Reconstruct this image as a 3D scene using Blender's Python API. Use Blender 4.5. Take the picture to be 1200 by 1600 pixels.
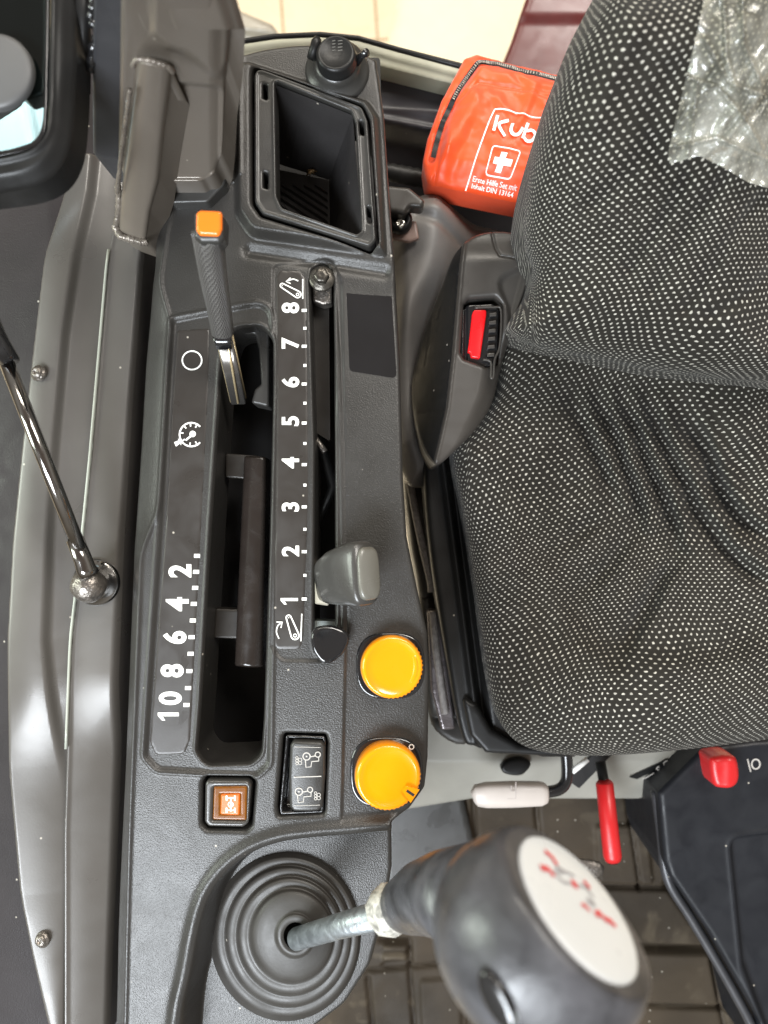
import bpy, math, random
import numpy as np
from mathutils import Vector, Matrix
random.seed(7); RNG = np.random.default_rng(7)
for o in list(bpy.data.objects): bpy.data.objects.remove(o)
scn = bpy.context.scene
COL = scn.collection
# ------------------------------------------------------------------ camera
H = 0.46; S = 0.0004                      # lens height above the console top, metres per photo pixel there
cam_d = bpy.data.cameras.new('camera'); cam = bpy.data.objects.new('camera', cam_d); COL.objects.link(cam)
cam.location = (0, 0, H); cam.rotation_euler = (0, 0, 0)
cam_d.sensor_fit = 'VERTICAL'; cam_d.sensor_height = 36; cam_d.lens = 36*H/(1600*S)
cam_d.clip_start = .01; cam_d.clip_end = 50
cam_d.dof.use_dof = True; cam_d.dof.focus_distance = .475; cam_d.dof.aperture_fstop = 5.8
scn.camera = cam
# ------------------------------------------------------------------ surroundings' light
world = bpy.data.worlds.new('World'); scn.world = world; world.use_nodes = True
wn = world.node_tree; wn.nodes.clear()
wo = wn.nodes.new('ShaderNodeOutputWorld'); bg = wn.nodes.new('ShaderNodeBackground')
tc = wn.nodes.new('ShaderNodeTexCoord'); sx = wn.nodes.new('ShaderNodeSeparateXYZ'); rp_ = wn.nodes.new('ShaderNodeValToRGB')
wn.links.new(tc.outputs['Generated'], sx.inputs[0]); wn.links.new(sx.outputs['Z'], rp_.inputs[0])
wn.links.new(rp_.outputs[0], bg.inputs[0]); wn.links.new(bg.outputs[0], wo.inputs[0])
cr = rp_.color_ramp
cr.elements[0].position = 0.0; cr.elements[0].color = (.42, .36, .28, 1)
cr.elements[1].position = 1.0; cr.elements[1].color = (.42, .34, .28, 1)
e = cr.elements.new(.5); e.color = (1.0, .94, .85, 1)
e = cr.elements.new(.82); e.color = (.52, .43, .36, 1)
bg.inputs[1].default_value = 0.52
def area(name, loc, target, sx_, sy_, power, col):
    l = bpy.data.lights.new(name, 'AREA'); l.shape = 'RECTANGLE'; l.size = sx_; l.size_y = sy_; l.energy = power; l.color = col
    o = bpy.data.objects.new(name, l); COL.objects.link(o); o.location = loc
    o.rotation_euler = (Vector(target)-Vector(loc)).to_track_quat('-Z', 'Y').to_euler(); return o
area('window_light', (-.98, -1.8, 2.3), (-.1, -.2, 0), 1.7, 1.1, 175, (.88, .94, 1))
area('garden_window_light', (-2.4, .1, 1.0), (0, 0, 0), .9, 1.3, 48, (.90, 1, .88))
area('showroom_lamp_light', (1.3, 1.6, 2.6), (0, 0, 0), 1.2, .9, 80, (1, .95, .88))
area('added_floor_light', (.0, 2.2, 1.6), (-.3, 3.0, -1.6), 1.6, 1.0, 82, (1, .93, .82))  # unseen lamp added to brighten the floor outside
scn.view_settings.view_transform = 'Standard'; scn.view_settings.look = 'None'
scn.view_settings.exposure = 0.0; scn.view_settings.gamma = 1
# ------------------------------------------------------------------ helpers
def P(px, py, z=0.0):
    k = (H-z)/H
    return Vector(((px-600)*S*k, (800-py)*S*k, z))
ORG = {}
def tag(o, label=None, cat=None, group=None, kind=None):
    if label: o['label'] = label
    if cat: o['category'] = cat
    if group: o['group'] = group
    if kind: o['kind'] = kind
    return o
def thing(name, loc, label, cat, group=None):
    o = bpy.data.objects.new(name, None); COL.objects.link(o); o.location = loc; o.empty_display_size = .01
    ORG[o.name] = Vector(loc); return tag(o, label, cat, group)
def link(name, verts, faces, mat, parent=None, smooth=True, uvs=None):
    v = np.asarray(verts, dtype=float)
    org = ORG[parent.name] if parent is not None else Vector(v.mean(0))
    v = v - np.array(org)
    me = bpy.data.meshes.new(name); me.from_pydata(v.tolist(), [], [list(map(int, f)) for f in faces])
    me.materials.append(mat)
    if uvs is not None:
        ul = me.uv_layers.new(name='UVMap'); li = np.zeros(len(me.loops), dtype=np.int32)
        me.loops.foreach_get('vertex_index', li)
        ul.data.foreach_set('uv', np.asarray(uvs, dtype=np.float32)[li].ravel())
    me.polygons.foreach_set('use_smooth', [smooth]*len(me.polygons))
    me.update()
    o = bpy.data.objects.new(name, me); COL.objects.link(o)
    if parent is not None: o.parent = parent
    else: o.location = org
    ORG[o.name] = Vector(org)
    return o
def edge_split(o, ang=35):
    m = o.modifiers.new('edges', 'EDGE_SPLIT'); m.split_angle = math.radians(ang); return o
class MB:
    def __init__(s): s.v = []; s.f = []; s.n = 0
    def add(s, v, f):
        k = len(s.v); s.v += [tuple(a) for a in v]; s.f += [[i+k for i in q] for q in f]
    def build(s, name, mat, parent=None, smooth=False): return link(name, s.v, s.f, mat, parent, smooth)
def rpoly(pts, r=6, seg=6):
    out = []; n = len(pts)
    for i in range(n):
        a, b, c = [np.array(pts[(i+j) % n][:2], float) for j in (-1, 0, 1)]
        rr = pts[i][2] if len(pts[i]) > 2 else r
        u = a-b; w = c-b; lu = np.linalg.norm(u); lw = np.linalg.norm(w); u /= lu; w /= lw
        ang = math.acos(max(-1, min(1, float(u@w)))); t = min(rr/max(math.tan(ang/2), 1e-3), lu*.48, lw*.48)
        p0 = b+u*t; p2 = b+w*t
        for k in range(seg+1):
            q = k/seg; out.append(((1-q)**2*p0+2*q*(1-q)*b+q*q*p2))
    return np.array(out)
def soft(poly, n=2):
    p = np.asarray(poly, float)
    for _ in range(n):
        q = np.roll(p, -1, 0); p = np.stack([.75*p+.25*q, .25*p+.75*q], 1).reshape(-1, 2)
    return p
def cat(pts, closed=True, seg=8):
    p = np.array(pts, float); n = len(p); out = []
    rng = range(n) if closed else range(n-1)
    for i in rng:
        if closed: a, b, c, d = p[i-1], p[i], p[(i+1) % n], p[(i+2) % n]
        else: a, b, c, d = p[max(i-1, 0)], p[i], p[i+1], p[min(i+2, n-1)]
        for k in range(seg):
            t = k/seg
            out.append(.5*((2*b)+(-a+c)*t+(2*a-5*b+4*c-d)*t*t+(-a+3*b-3*c+d)*t**3))
    if not closed: out.append(p[-1])
    return np.array(out)
def sdf(X, Y, poly):
    p = np.asarray(poly, float); n = len(p); sh = X.shape; X = X.ravel(); Y = Y.ravel()
    d = np.full(X.shape, 1e18); ins = np.zeros(X.shape, bool)
    for i in range(n):
        ax, ay = p[i]; bx, by = p[(i+1) % n]; ex, ey = bx-ax, by-ay; L = ex*ex+ey*ey
        if L < 1e-12: continue
        wx = X-ax; wy = Y-ay; t = np.clip((wx*ex+wy*ey)/L, 0, 1)
        dx = wx-ex*t; dy = wy-ey*t; d = np.minimum(d, dx*dx+dy*dy)
        if ay != by:
            c = ((ay > Y) != (by > Y)) & (X < ex*(Y-ay)/(by-ay)+ax); ins ^= c
    d = np.sqrt(d); d[ins] *= -1
    return d.reshape(sh)
def pdist(X, Y, line):
    p = np.asarray(line, float); d = np.full(X.shape, 1e18)
    for i in range(len(p)-1):
        ax, ay = p[i]; bx, by = p[i+1]; ex, ey = bx-ax, by-ay; L = max(ex*ex+ey*ey, 1e-9)
        wx = X-ax; wy = Y-ay; t = np.clip((wx*ex+wy*ey)/L, 0, 1)
        d = np.minimum(d, (wx-ex*t)**2+(wy-ey*t)**2)
    return np.sqrt(d)
def sm(a, b, x):
    t = np.clip((x-a)/(b-a), 0, 1); return t*t*(3-2*t)
def ro(d, r):                              # quarter-round drop (in px) at distance d inside an edge
    t = np.clip(1-d/r, 0, 1); return r*(1-np.sqrt(1-t*t*.985))
def gs(d, w): return np.exp(-(d/w)**2)
def vnoise(X, Y, sc, seed=0):
    r = np.random.default_rng(seed); G = r.random((96, 96))
    x = X/sc+17.3; y = Y/sc+9.1; xi = np.floor(x).astype(int); yi = np.floor(y).astype(int); fx = x-xi; fy = y-yi
    fx = fx*fx*(3-2*fx); fy = fy*fy*(3-2*fy)
    g = lambda a, b: G[a % 96, b % 96]
    return (g(xi, yi)*(1-fx)+g(xi+1, yi)*fx)*(1-fy)+(g(xi, yi+1)*(1-fx)+g(xi+1, yi+1)*fx)*fy-.5
def hf(name, mat, poly, zf=None, z=0.0, step=2.0, parent=None, holes=(), rnd=0, depth=.01, ray=False, uv=None, uvz=None):
    """moulded sheet: outline and holes in photo pixels on the plane z, relief zf(X,Y) in metres, rounded rim, side walls of real depth"""
    poly = np.asarray(poly, float); k = (H-z)/H
    x0, y0 = poly.min(0)-step*1.5; x1, y1 = poly.max(0)+step*1.5
    xs = np.arange(x0, x1, step); ys = np.arange(y0, y1, step); X, Y = np.meshgrid(xs, ys)
    def D(X, Y):
        d = sdf(X, Y, poly)
        for h in holes: d = np.maximum(d, -sdf(X, Y, h))
        return d
    d = D(X, Y); ins = d < 0
    cell = ins[:-1, :-1] | ins[1:, :-1] | ins[:-1, 1:] | ins[1:, 1:]
    used = np.zeros(X.shape, bool)
    used[:-1, :-1] |= cell; used[1:, :-1] |= cell; used[:-1, 1:] |= cell; used[1:, 1:] |= cell
    m = used & ~ins; U = X.copy(); V = Y.copy()
    for _ in range(3):
        a = U[m]; b = V[m]; e_ = .25; dd = D(a, b)
        gx = (D(a+e_, b)-D(a-e_, b))/(2*e_); gy = (D(a, b+e_)-D(a, b-e_))/(2*e_); g2 = np.maximum(gx*gx+gy*gy, .25)
        U[m] = a-gx*dd/g2; V[m] = b-gy*dd/g2
    dist = np.where(m, 0, np.maximum(-d, 0))
    Z = np.full(X.shape, float(z)) + (zf(U, V) if zf else 0)
    if rnd: Z = Z-ro(dist, rnd)*S*k
    K = (H-Z)/H if ray else k
    WX = (U-600)*S*K; WY = (800-V)*S*K
    idx = -np.ones(X.shape, int); idx[used] = np.arange(used.sum())
    verts = np.stack([WX[used], WY[used], Z[used]], 1)
    c = np.argwhere(cell); i, j = c[:, 0], c[:, 1]
    F = np.stack([idx[i+1, j], idx[i+1, j+1], idx[i, j+1], idx[i, j]], 1)
    uvs = None
    if uv == 'arc':
        Zs = Z; 
        if uvz: Zs = z+uvz(U, V)-ro(dist, rnd)*S*k
        Ks = (H-Zs)/H; SX = WX; SY = WY; SZ = Z; WX = (U-600)*S*Ks; WY = (800-V)*S*Ks; Z = Zs
        du = np.sqrt(np.diff(WX, axis=1)**2+np.diff(Z, axis=1)**2+np.diff(WY, axis=1)**2); UU = np.zeros(X.shape); UU[:, 1:] = np.cumsum(du, 1)
        mc = X.shape[1]*3//4; UU -= UU[:, mc:mc+1]; UU += WX[:, mc:mc+1]
        dv = np.sqrt(np.diff(WY, axis=0)**2+np.diff(Z, axis=0)**2); VV = np.zeros(X.shape); VV[1:] = np.cumsum(dv, 0)
        mr = X.shape[0]//2; VV -= VV[mr:mr+1]
        uvs = np.stack([UU[used], VV[used]], 1); WX = SX; WY = SY; Z = SZ
    elif uv: uvs = np.stack([U[used], V[used]], 1)
    # walls
    if depth:
        E = np.concatenate([F[:, [0, 1]], F[:, [1, 2]], F[:, [2, 3]], F[:, [3, 0]]])
        key = np.sort(E, 1); key = key[:, 0]*10**7+key[:, 1]
        _, inv, cnt = np.unique(key, return_inverse=True, return_counts=True)
        B = E[cnt[inv.ravel()] == 1]
        bv = np.unique(B); n0 = len(verts); mp = {int(q): n0+t for t, q in enumerate(bv)}; nb = len(bv)
        top = verts[bv]; low = top.copy(); low[:, 2] = np.minimum(top[:, 2]-depth*.02, z-depth) if not ray else top[:, 2]-depth
        verts = np.concatenate([verts, top, low])
        W = np.array([[mp[int(b)], mp[int(a)], mp[int(a)]+nb, mp[int(b)]+nb] for a, b in B])
        F = np.concatenate([F, W])
        if uvs is not None: uvs = np.concatenate([uvs, uvs[bv], uvs[bv]+[[0, -depth]]])
    return link(name, verts, F, mat, parent, True, uvs)
def frame(t, ref):
    t = t.normalized(); u = (ref-t*ref.dot(t))
    if u.length < 1e-4: u = Vector((1, 0, 0))-t*t.x
    u.normalize(); return u, t.cross(u)
def loft(name, secs, mat, parent=None, ref=(0, 0, 1), n=2.0, K=32, cap=True, fade=0, smooth=True):
    """secs: (px, py, z, half_width_px, half_depth_px [, exponent]); width lies across ref"""
    C = [P(a[0], a[1], a[2]) for a in secs]; V = []; F = []; UV = []; L = 0
    for i, s_ in enumerate(secs):
        t = (C[min(i+1, len(C)-1)]-C[max(i-1, 0)])
        v_, u_ = frame(t, Vector(ref)); kk = (H-s_[2])/H*S
        nn = s_[5] if len(s_) > 5 else n
        if i: L += (C[i]-C[i-1]).length
        for j in range(K):
            a = 2*math.pi*j/K; ca, sa = math.cos(a), math.sin(a)
            p = C[i]+u_*(math.copysign(abs(ca)**(2/nn), ca)*s_[3]*kk)+v_*(math.copysign(abs(sa)**(2/nn), sa)*s_[4]*kk)
            V.append(p); UV.append((j/K, L))
    for i in range(len(secs)-1):
        for j in range(K):
            j2 = (j+1) % K; F.append((i*K+j, i*K+j2, (i+1)*K+j2, (i+1)*K+j))
    if cap: F.append(list(range(K))[::-1]); F.append([(len(secs)-1)*K+j for j in range(K)])
    return link(name, V, F, mat, parent, smooth, UV)
def tube(name, pts, mat, parent=None, K=16, cap=True):
    return loft(name, [(p[0], p[1], p[2], p[3], p[3]) for p in pts], mat, parent, ref=(.1, .2, 1), K=K, cap=cap)
def lathe(name, c, prof, mat, parent=None, K=64, axis=(0, 0, 1), sy=1.0, rf=None, shift=None, cap=True):
    """profile (r px, h px) about an axis at c"""
    ax = Vector(axis).normalized(); u = Vector((1, 0, 0)); u = (u-ax*u.dot(ax)).normalized(); v = ax.cross(u)
    k = S*(H-c.z)/H; V = []; F = []
    for i, (r, h) in enumerate(prof):
        sh = shift(h) if shift else (0, 0)
        for j in range(K):
            a = 2*math.pi*j/K; q = r*(rf(a, i) if rf else 1)
            V.append(c+u*(q*math.cos(a)*k+sh[0]*k)+v*(q*math.sin(a)*sy*k+sh[1]*k)+ax*(h*k))
    for i in range(len(prof)-1):
        for j in range(K):
            j2 = (j+1) % K; F.append((i*K+j, i*K+j2, (i+1)*K+j2, (i+1)*K+j))
    if cap: F.append([(len(prof)-1)*K+j for j in range(K)])
    return link(name, V, F, mat, parent, True)
def box(name, mat, pts, z1, z0, parent=None, r=3, rnd=2, step=1.5): return hf(name, mat, rpoly(pts, r), None, z1, step, parent, rnd=rnd, depth=z1-z0)
# print / ribbons
class Ink(MB):
    def __init__(s, zf): super().__init__(); s.zf = zf; s.k = 0
    def zz(s, x, y): s.k += 0; return s.zf+s.k*1e-5
    def stroke(s, pts, w, closed=False):
        s.k += 1; p = [np.array(a, float) for a in pts]; n = len(p); V = []; F = []
        for i in range(n):
            a = p[i-1] if (i or closed) else p[i]; b = p[(i+1) % n] if (i < n-1 or closed) else p[i]
            t = b-a; t = t/max(np.linalg.norm(t), 1e-6); nn = np.array([-t[1], t[0]])*w/2
            for q in (p[i]+nn, p[i]-nn): V.append(P(q[0], q[1], s.zf+s.k*1e-5))
        for i in range(n if closed else n-1):
            j = (i+1) % n; F.append((2*i, 2*i+1, 2*j+1, 2*j))
        s.add(V, F)
    def fill(s, pts):
        s.k += 1; s.add([P(a, b, s.zf+s.k*1e-5) for a, b in pts], [list(range(len(pts)))])
    def circle(s, x, y, r, w=0, rx=1.0, a0=0, a1=360):
        n = max(10, int(abs(a1-a0)/15)); full = abs(a1-a0) >= 360
        pts = [(x+r*rx*math.cos(math.radians(a0+(a1-a0)*i/n)), y-r*math.sin(math.radians(a0+(a1-a0)*i/n))) for i in range(n+(0 if full else 1))]
        s.stroke(pts, w, full) if w else s.fill(pts)
    def one(s, x, y, h):
        s.k += 1; w = h*.155; s.fill([(x-h/2, y-w*.5), (x+h/2, y-w*.5), (x+h/2, y+w*.6), (x-h/2+h*.22, y+w*.6), (x-h/2+h*.36, y+w*1.9), (x-h/2+h*.20, y+w*1.9), (x-h/2+h*.10, y+w*1.15), (x-h/2, y+w*.45)])
    def text(s, t, x, y, size, rot=90, bold=.0, sx_=1.0, shear=0):
        s.k += 1
        cu = bpy.data.curves.new('t', 'FONT'); cu.body = t; cu.size = 1; cu.align_x = 'CENTER'; cu.align_y = 'CENTER'; cu.offset = bold; cu.resolution_u = 4; cu.shear = shear
        ob = bpy.data.objects.new('t', cu); COL.objects.link(ob); dg = bpy.context.evaluated_depsgraph_get(); dg.update()
        me = bpy.data.meshes.new_from_object(ob.evaluated_get(dg)); c, sn = math.cos(math.radians(rot)), math.sin(math.radians(rot)); V = []
        xs = [v.co.x for v in me.vertices]; ys = [v.co.y for v in me.vertices]; mx = (min(xs)+max(xs))/2; my = (min(ys)+max(ys))/2
        for v in me.vertices:
            a = (v.co.x-mx)*size*sx_; b = (v.co.y-my)*size; V.append(P(x+a*c-b*sn, y-(a*sn+b*c), s.zf+s.k*1e-5))
        s.add(V, [list(p.vertices) for p in me.polygons]); bpy.data.objects.remove(ob); bpy.data.meshes.remove(me); bpy.data.curves.remove(cu)
# ------------------------------------------------------------------ materials
def M(name, col, rough=.5, metal=0, grain=0, gs_=1500, var=.12, vs=25, coat=0, spec=.5, rvar=.1, specks=0, bump2=0, b2s=60, scratch=0, dirt=None, trans=0, alpha=1, emit=0):
    m = bpy.data.materials.new(name); m.use_nodes = True; nt = m.node_tree; N = nt.nodes; L = nt.links
    b = N['Principled BSDF']; t = N.new('ShaderNodeTexCoord'); O = t.outputs['Object']
    def noise(sc, det=4, dis=0):
        q = N.new('ShaderNodeTexNoise'); q.inputs['Scale'].default_value = sc; q.inputs['Detail'].default_value = det; q.inputs['Distortion'].default_value = dis
        L.new(O, q.inputs['Vector']); return q.outputs['Fac']
    def mrange(src, a, c, f0=.3, f1=.7):
        q = N.new('ShaderNodeMapRange'); q.inputs[1].default_value = f0; q.inputs[2].default_value = f1; q.inputs[3].default_value = a; q.inputs[4].default_value = c
        L.new(src, q.inputs[0]); return q.outputs[0]
    n1 = noise(vs, 6, .4)
    mul = N.new('ShaderNodeMixRGB'); mul.blend_type = 'MULTIPLY'; mul.inputs[0].default_value = 1; mul.inputs[1].default_value = (*col, 1)
    L.new(mrange(n1, 1-var, 1+var), mul.inputs[2]); out = mul.outputs[0]
    if specks:
        vo = N.new('ShaderNodeTexVoronoi'); vo.inputs['Scale'].default_value = 110; L.new(O, vo.inputs['Vector'])
        lt = N.new('ShaderNodeMapRange'); lt.inputs[1].default_value = .05; lt.inputs[2].default_value = .10; lt.inputs[3].default_value = 1; lt.inputs[4].default_value = 0; L.new(vo.outputs['Distance'], lt.inputs[0])
        gt = N.new('ShaderNodeMath'); gt.operation = 'GREATER_THAN'; gt.inputs[1].default_value = 1-specks; sc_ = N.new('ShaderNodeSeparateColor'); L.new(vo.outputs['Color'], sc_.inputs[0]); L.new(sc_.outputs[0], gt.inputs[0])
        mm = N.new('ShaderNodeMath'); mm.operation = 'MULTIPLY'; L.new(lt.outputs[0], mm.inputs[0]); L.new(gt.outputs[0], mm.inputs[1])
        mx = N.new('ShaderNodeMixRGB'); mx.inputs[2].default_value = (.38, .35, .3, 1); L.new(mm.outputs[0], mx.inputs[0]); L.new(out, mx.inputs[1]); out = mx.outputs[0]
    if dirt:
        dc, dsc, th = dirt; f = mrange(noise(dsc, 11, .6), 0, .6, th, th+.16)
        dm = N.new('ShaderNodeMixRGB'); dm.inputs[2].default_value = (*dc, 1); L.new(f, dm.inputs[0]); L.new(out, dm.inputs[1]); out = dm.outputs[0]
    L.new(out, b.inputs['Base Color'])
    b.inputs['Metallic'].default_value = metal; b.inputs['Specular IOR Level'].default_value = spec
    L.new(mrange(noise(vs*1.7+8, 5, .6), max(rough-rvar, .02), min(rough+rvar, 1)), b.inputs['Roughness'])
    if coat: b.inputs['Coat Weight'].default_value = coat; b.inputs['Coat Roughness'].default_value = .12
    last = None
    if grain:
        bu = N.new('ShaderNodeBump'); bu.inputs['Strength'].default_value = grain; bu.inputs['Distance'].default_value = .0003
        L.new(noise(gs_, 2), bu.inputs['Height']); last = bu
    if bump2:
        b2 = N.new('ShaderNodeBump'); b2.inputs['Strength'].default_value = bump2; b2.inputs['Distance'].default_value = .002
        L.new(noise(b2s, 3, .5), b2.inputs['Height'])
        if last: L.new(last.outputs[0], b2.inputs['Normal'])
        last = b2
    if last: L.new(last.outputs[0], b.inputs['Normal'])
    if trans: b.inputs['Transmission Weight'].default_value = trans
    if alpha < 1: b.inputs['Alpha'].default_value = alpha
    if emit: b.inputs['Emission Color'].default_value = (*col, 1); b.inputs['Emission Strength'].default_value = emit
    return m
m_con = M('console_plastic', (.028, .0265, .0245), .37, rvar=.04, grain=.8, gs_=1100, var=.10, specks=.10, spec=.5)
m_con2 = M('console_trim_plastic', (.032, .031, .029), .33, grain=.25, gs_=1300, specks=.05)
m_black = M('black_plastic', (.012, .012, .012), .40, spec=.3, grain=.2, specks=.05)
m_gloss = M('glossy_black_plastic', (.012, .012, .013), .12, rvar=.05, coat=.6)
m_dark = M('cavity_shade_black', (.006, .005, .005), .6)
m_plate = M('label_film', (.032, .028, .025), .34, grain=.08, specks=.12, var=.05)
m_white = M('white_print', (.86, .85, .81), .5, var=.02)
m_grey_print = M('grey_print', (.42, .40, .37), .5, var=.05)
m_paint = M('dark_grey_steel_paint', (.098, .091, .083), .34, metal=.1, rvar=.08, var=.10, vs=10, specks=.05, coat=.12, bump2=.10, b2s=14, grain=.08, gs_=800)
m_paint2 = M('brown_grey_steel_paint', (.155, .133, .110), .36, metal=.3, rvar=.08, var=.1, vs=14, specks=.1, coat=.2, bump2=.12, b2s=30)
m_bar = M('slate_steel_bar', (.055, .055, .060), .4, metal=.3, grain=.1, specks=.05)
m_weld = M('weld_bead_metal', (.19, .165, .14), .30, metal=.4, bump2=.6, b2s=160, var=.25, vs=120)
m_fender = M('fender_plastic', (.022, .018, .019), .5, spec=.25, grain=.5, gs_=900, specks=.12)
m_chrome = M('dark_chrome', (.30, .29, .28), .12, metal=1, rvar=.06, var=.15, vs=50)
m_zinc = M('zinc_shaft', (.34, .37, .39), .42, metal=.75, rvar=.14, var=.2, vs=90, scratch=1, bump2=.3, b2s=200)
m_bolt = M('worn_steel', (.22, .20, .18), .34, metal=.8, var=.3, vs=200, bump2=.4, b2s=400)
m_dbolt = M('dark_steel', (.085, .078, .068), .32, metal=.8, var=.3, vs=200, bump2=.2, b2s=300)
m_yellow = M('yellow_plastic', (.84, .285, .003), .22, rvar=.06, var=.03, coat=.5, spec=.4)
m_orange = M('orange_plastic', (.85, .19, .015), .25, rvar=.05, var=.03, coat=.4)
m_amber = M('amber_lens', (.15, .050, .004), .2, rvar=.03, spec=.3, coat=.1, var=.15, vs=200)
m_lit = M('lit_amber_lens', (.55, .11, .006), .35, emit=.06, var=.1, vs=300)
m_rubber = M('boot_rubber', (.040, .037, .033), .47, grain=.15, gs_=700, specks=.15, var=.15)
m_knob = M('worn_black_grip', (.058, .058, .064), .36, rvar=.12, var=.5, vs=55, bump2=.30, b2s=80)
m_cream = M('white_badge', (.76, .80, .83), .3, rvar=.06, var=.04, coat=.4)
m_redp = M('red_plastic', (.52, .014, .016), .36, var=.06)
m_badge_red = M('badge_red', (.72, .06, .07), .4)
m_badge_grey = M('badge_grey', (.35, .34, .36), .4)
m_buck = M('seat_trim_plastic', (.043, .039, .035), .38, grain=.12, gs_=1200, specks=.08)
m_vinyl = M('grey_vinyl', (.165, .157, .150), .5, grain=.4, gs_=650, var=.1, bump2=.15, b2s=20)
m_wall = M('rear_panel_plastic', (.030, .029, .034), .42, grain=.2, specks=.1)
m_sill = M('window_sill_rubber', (.42, .42, .33), .55, grain=.3)
m_grey = M('plinth_paint', (.28, .27, .235), .42, var=.1, grain=.15, specks=.15)
m_mat = M('rubber_mat', (.036, .026, .016), .72, spec=.3, grain=.6, gs_=500, var=.45, vs=9, specks=.25, dirt=((.095, .075, .05), 34, .57))
m_box = M('black_box_plastic', (.010, .011, .014), .46, spec=.3, grain=.3, specks=.15)
m_pale = M('pale_grip', (.50, .45, .41), .42, grain=.15, var=.06)
m_maroon = M('maroon_fender_paint', (.11, .022, .022), .35, var=.12, coat=.2)
m_white_board = M('cream_board', (.80, .70, .50), .5, var=.03)
m_clear = M('clear_plastic', (.85, .80, .66), .06, trans=.85, rvar=.03)
m_inner = M('inner_bronze_plate', (.022, .019, .016), .4, metal=.2, var=.15)
m_tube = M('glossy_brown_slide', (.018, .014, .012), .24, bump2=.10, b2s=60, var=.2, vs=40, coat=.2)
m_knobgrey = M('grey_grip', (.048, .046, .043), .3, rvar=.05, grain=.25, gs_=900, coat=.2)
m_knobface = M('pale_grey_cap', (.135, .130, .112), .3, rvar=.05, coat=.2)
m_brass = M('brass_edge_metal', (.62, .50, .30), .3, metal=.6)
m_straw = M('dry_straw', (.35, .22, .1), .8)
def m_tiles():
    m = M('floor_tiles', (.72, .60, .43), .3, var=.1, vs=3); nt = m.node_tree; N = nt.nodes; L = nt.links; b = N['Principled BSDF']
    src = b.inputs['Base Color'].links[0].from_socket
    t = N.new('ShaderNodeTexCoord'); mp = N.new('ShaderNodeMapping'); mp.inputs['Rotation'].default_value = (0, 0, math.radians(-4)); mp.inputs['Location'].default_value = (.257, -.06, 0); L.new(t.outputs['Object'], mp.inputs[0])
    br = N.new('ShaderNodeTexBrick'); br.offset = 0; br.inputs['Scale'].default_value = 1; br.inputs['Brick Width'].default_value = .262; br.inputs['Row Height'].default_value = .262; br.inputs['Mortar Size'].default_value = .004
    br.inputs['Color1'].default_value = (1, 1, 1, 1); br.inputs['Color2'].default_value = (.93, .91, .88, 1); br.inputs['Mortar'].default_value = (.55, .48, .4, 1); L.new(mp.outputs[0], br.inputs['Vector'])
    mx = N.new('ShaderNodeMixRGB'); mx.blend_type = 'MULTIPLY'; mx.inputs[0].default_value = 1; L.new(src, mx.inputs[1]); L.new(br.outputs['Color'], mx.inputs[2]); L.new(mx.outputs[0], b.inputs['Base Color']); return m
def uvmat(m, fn):
    nt = m.node_tree; N = nt.nodes; L = nt.links; u = N.new('ShaderNodeUVMap'); u.uv_map = 'UVMap'; fn(N, L, u.outputs[0], N['Principled BSDF']); return m
def mth(N, L, op, a, b=None, c=None):
    q = N.new('ShaderNodeMath'); q.operation = op
    for i, v in enumerate((a, b, c)):
        if v is None: continue
        if isinstance(v, (int, float)): q.inputs[i].default_value = v
        else: L.new(v, q.inputs[i])
    return q.outputs[0]
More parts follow.
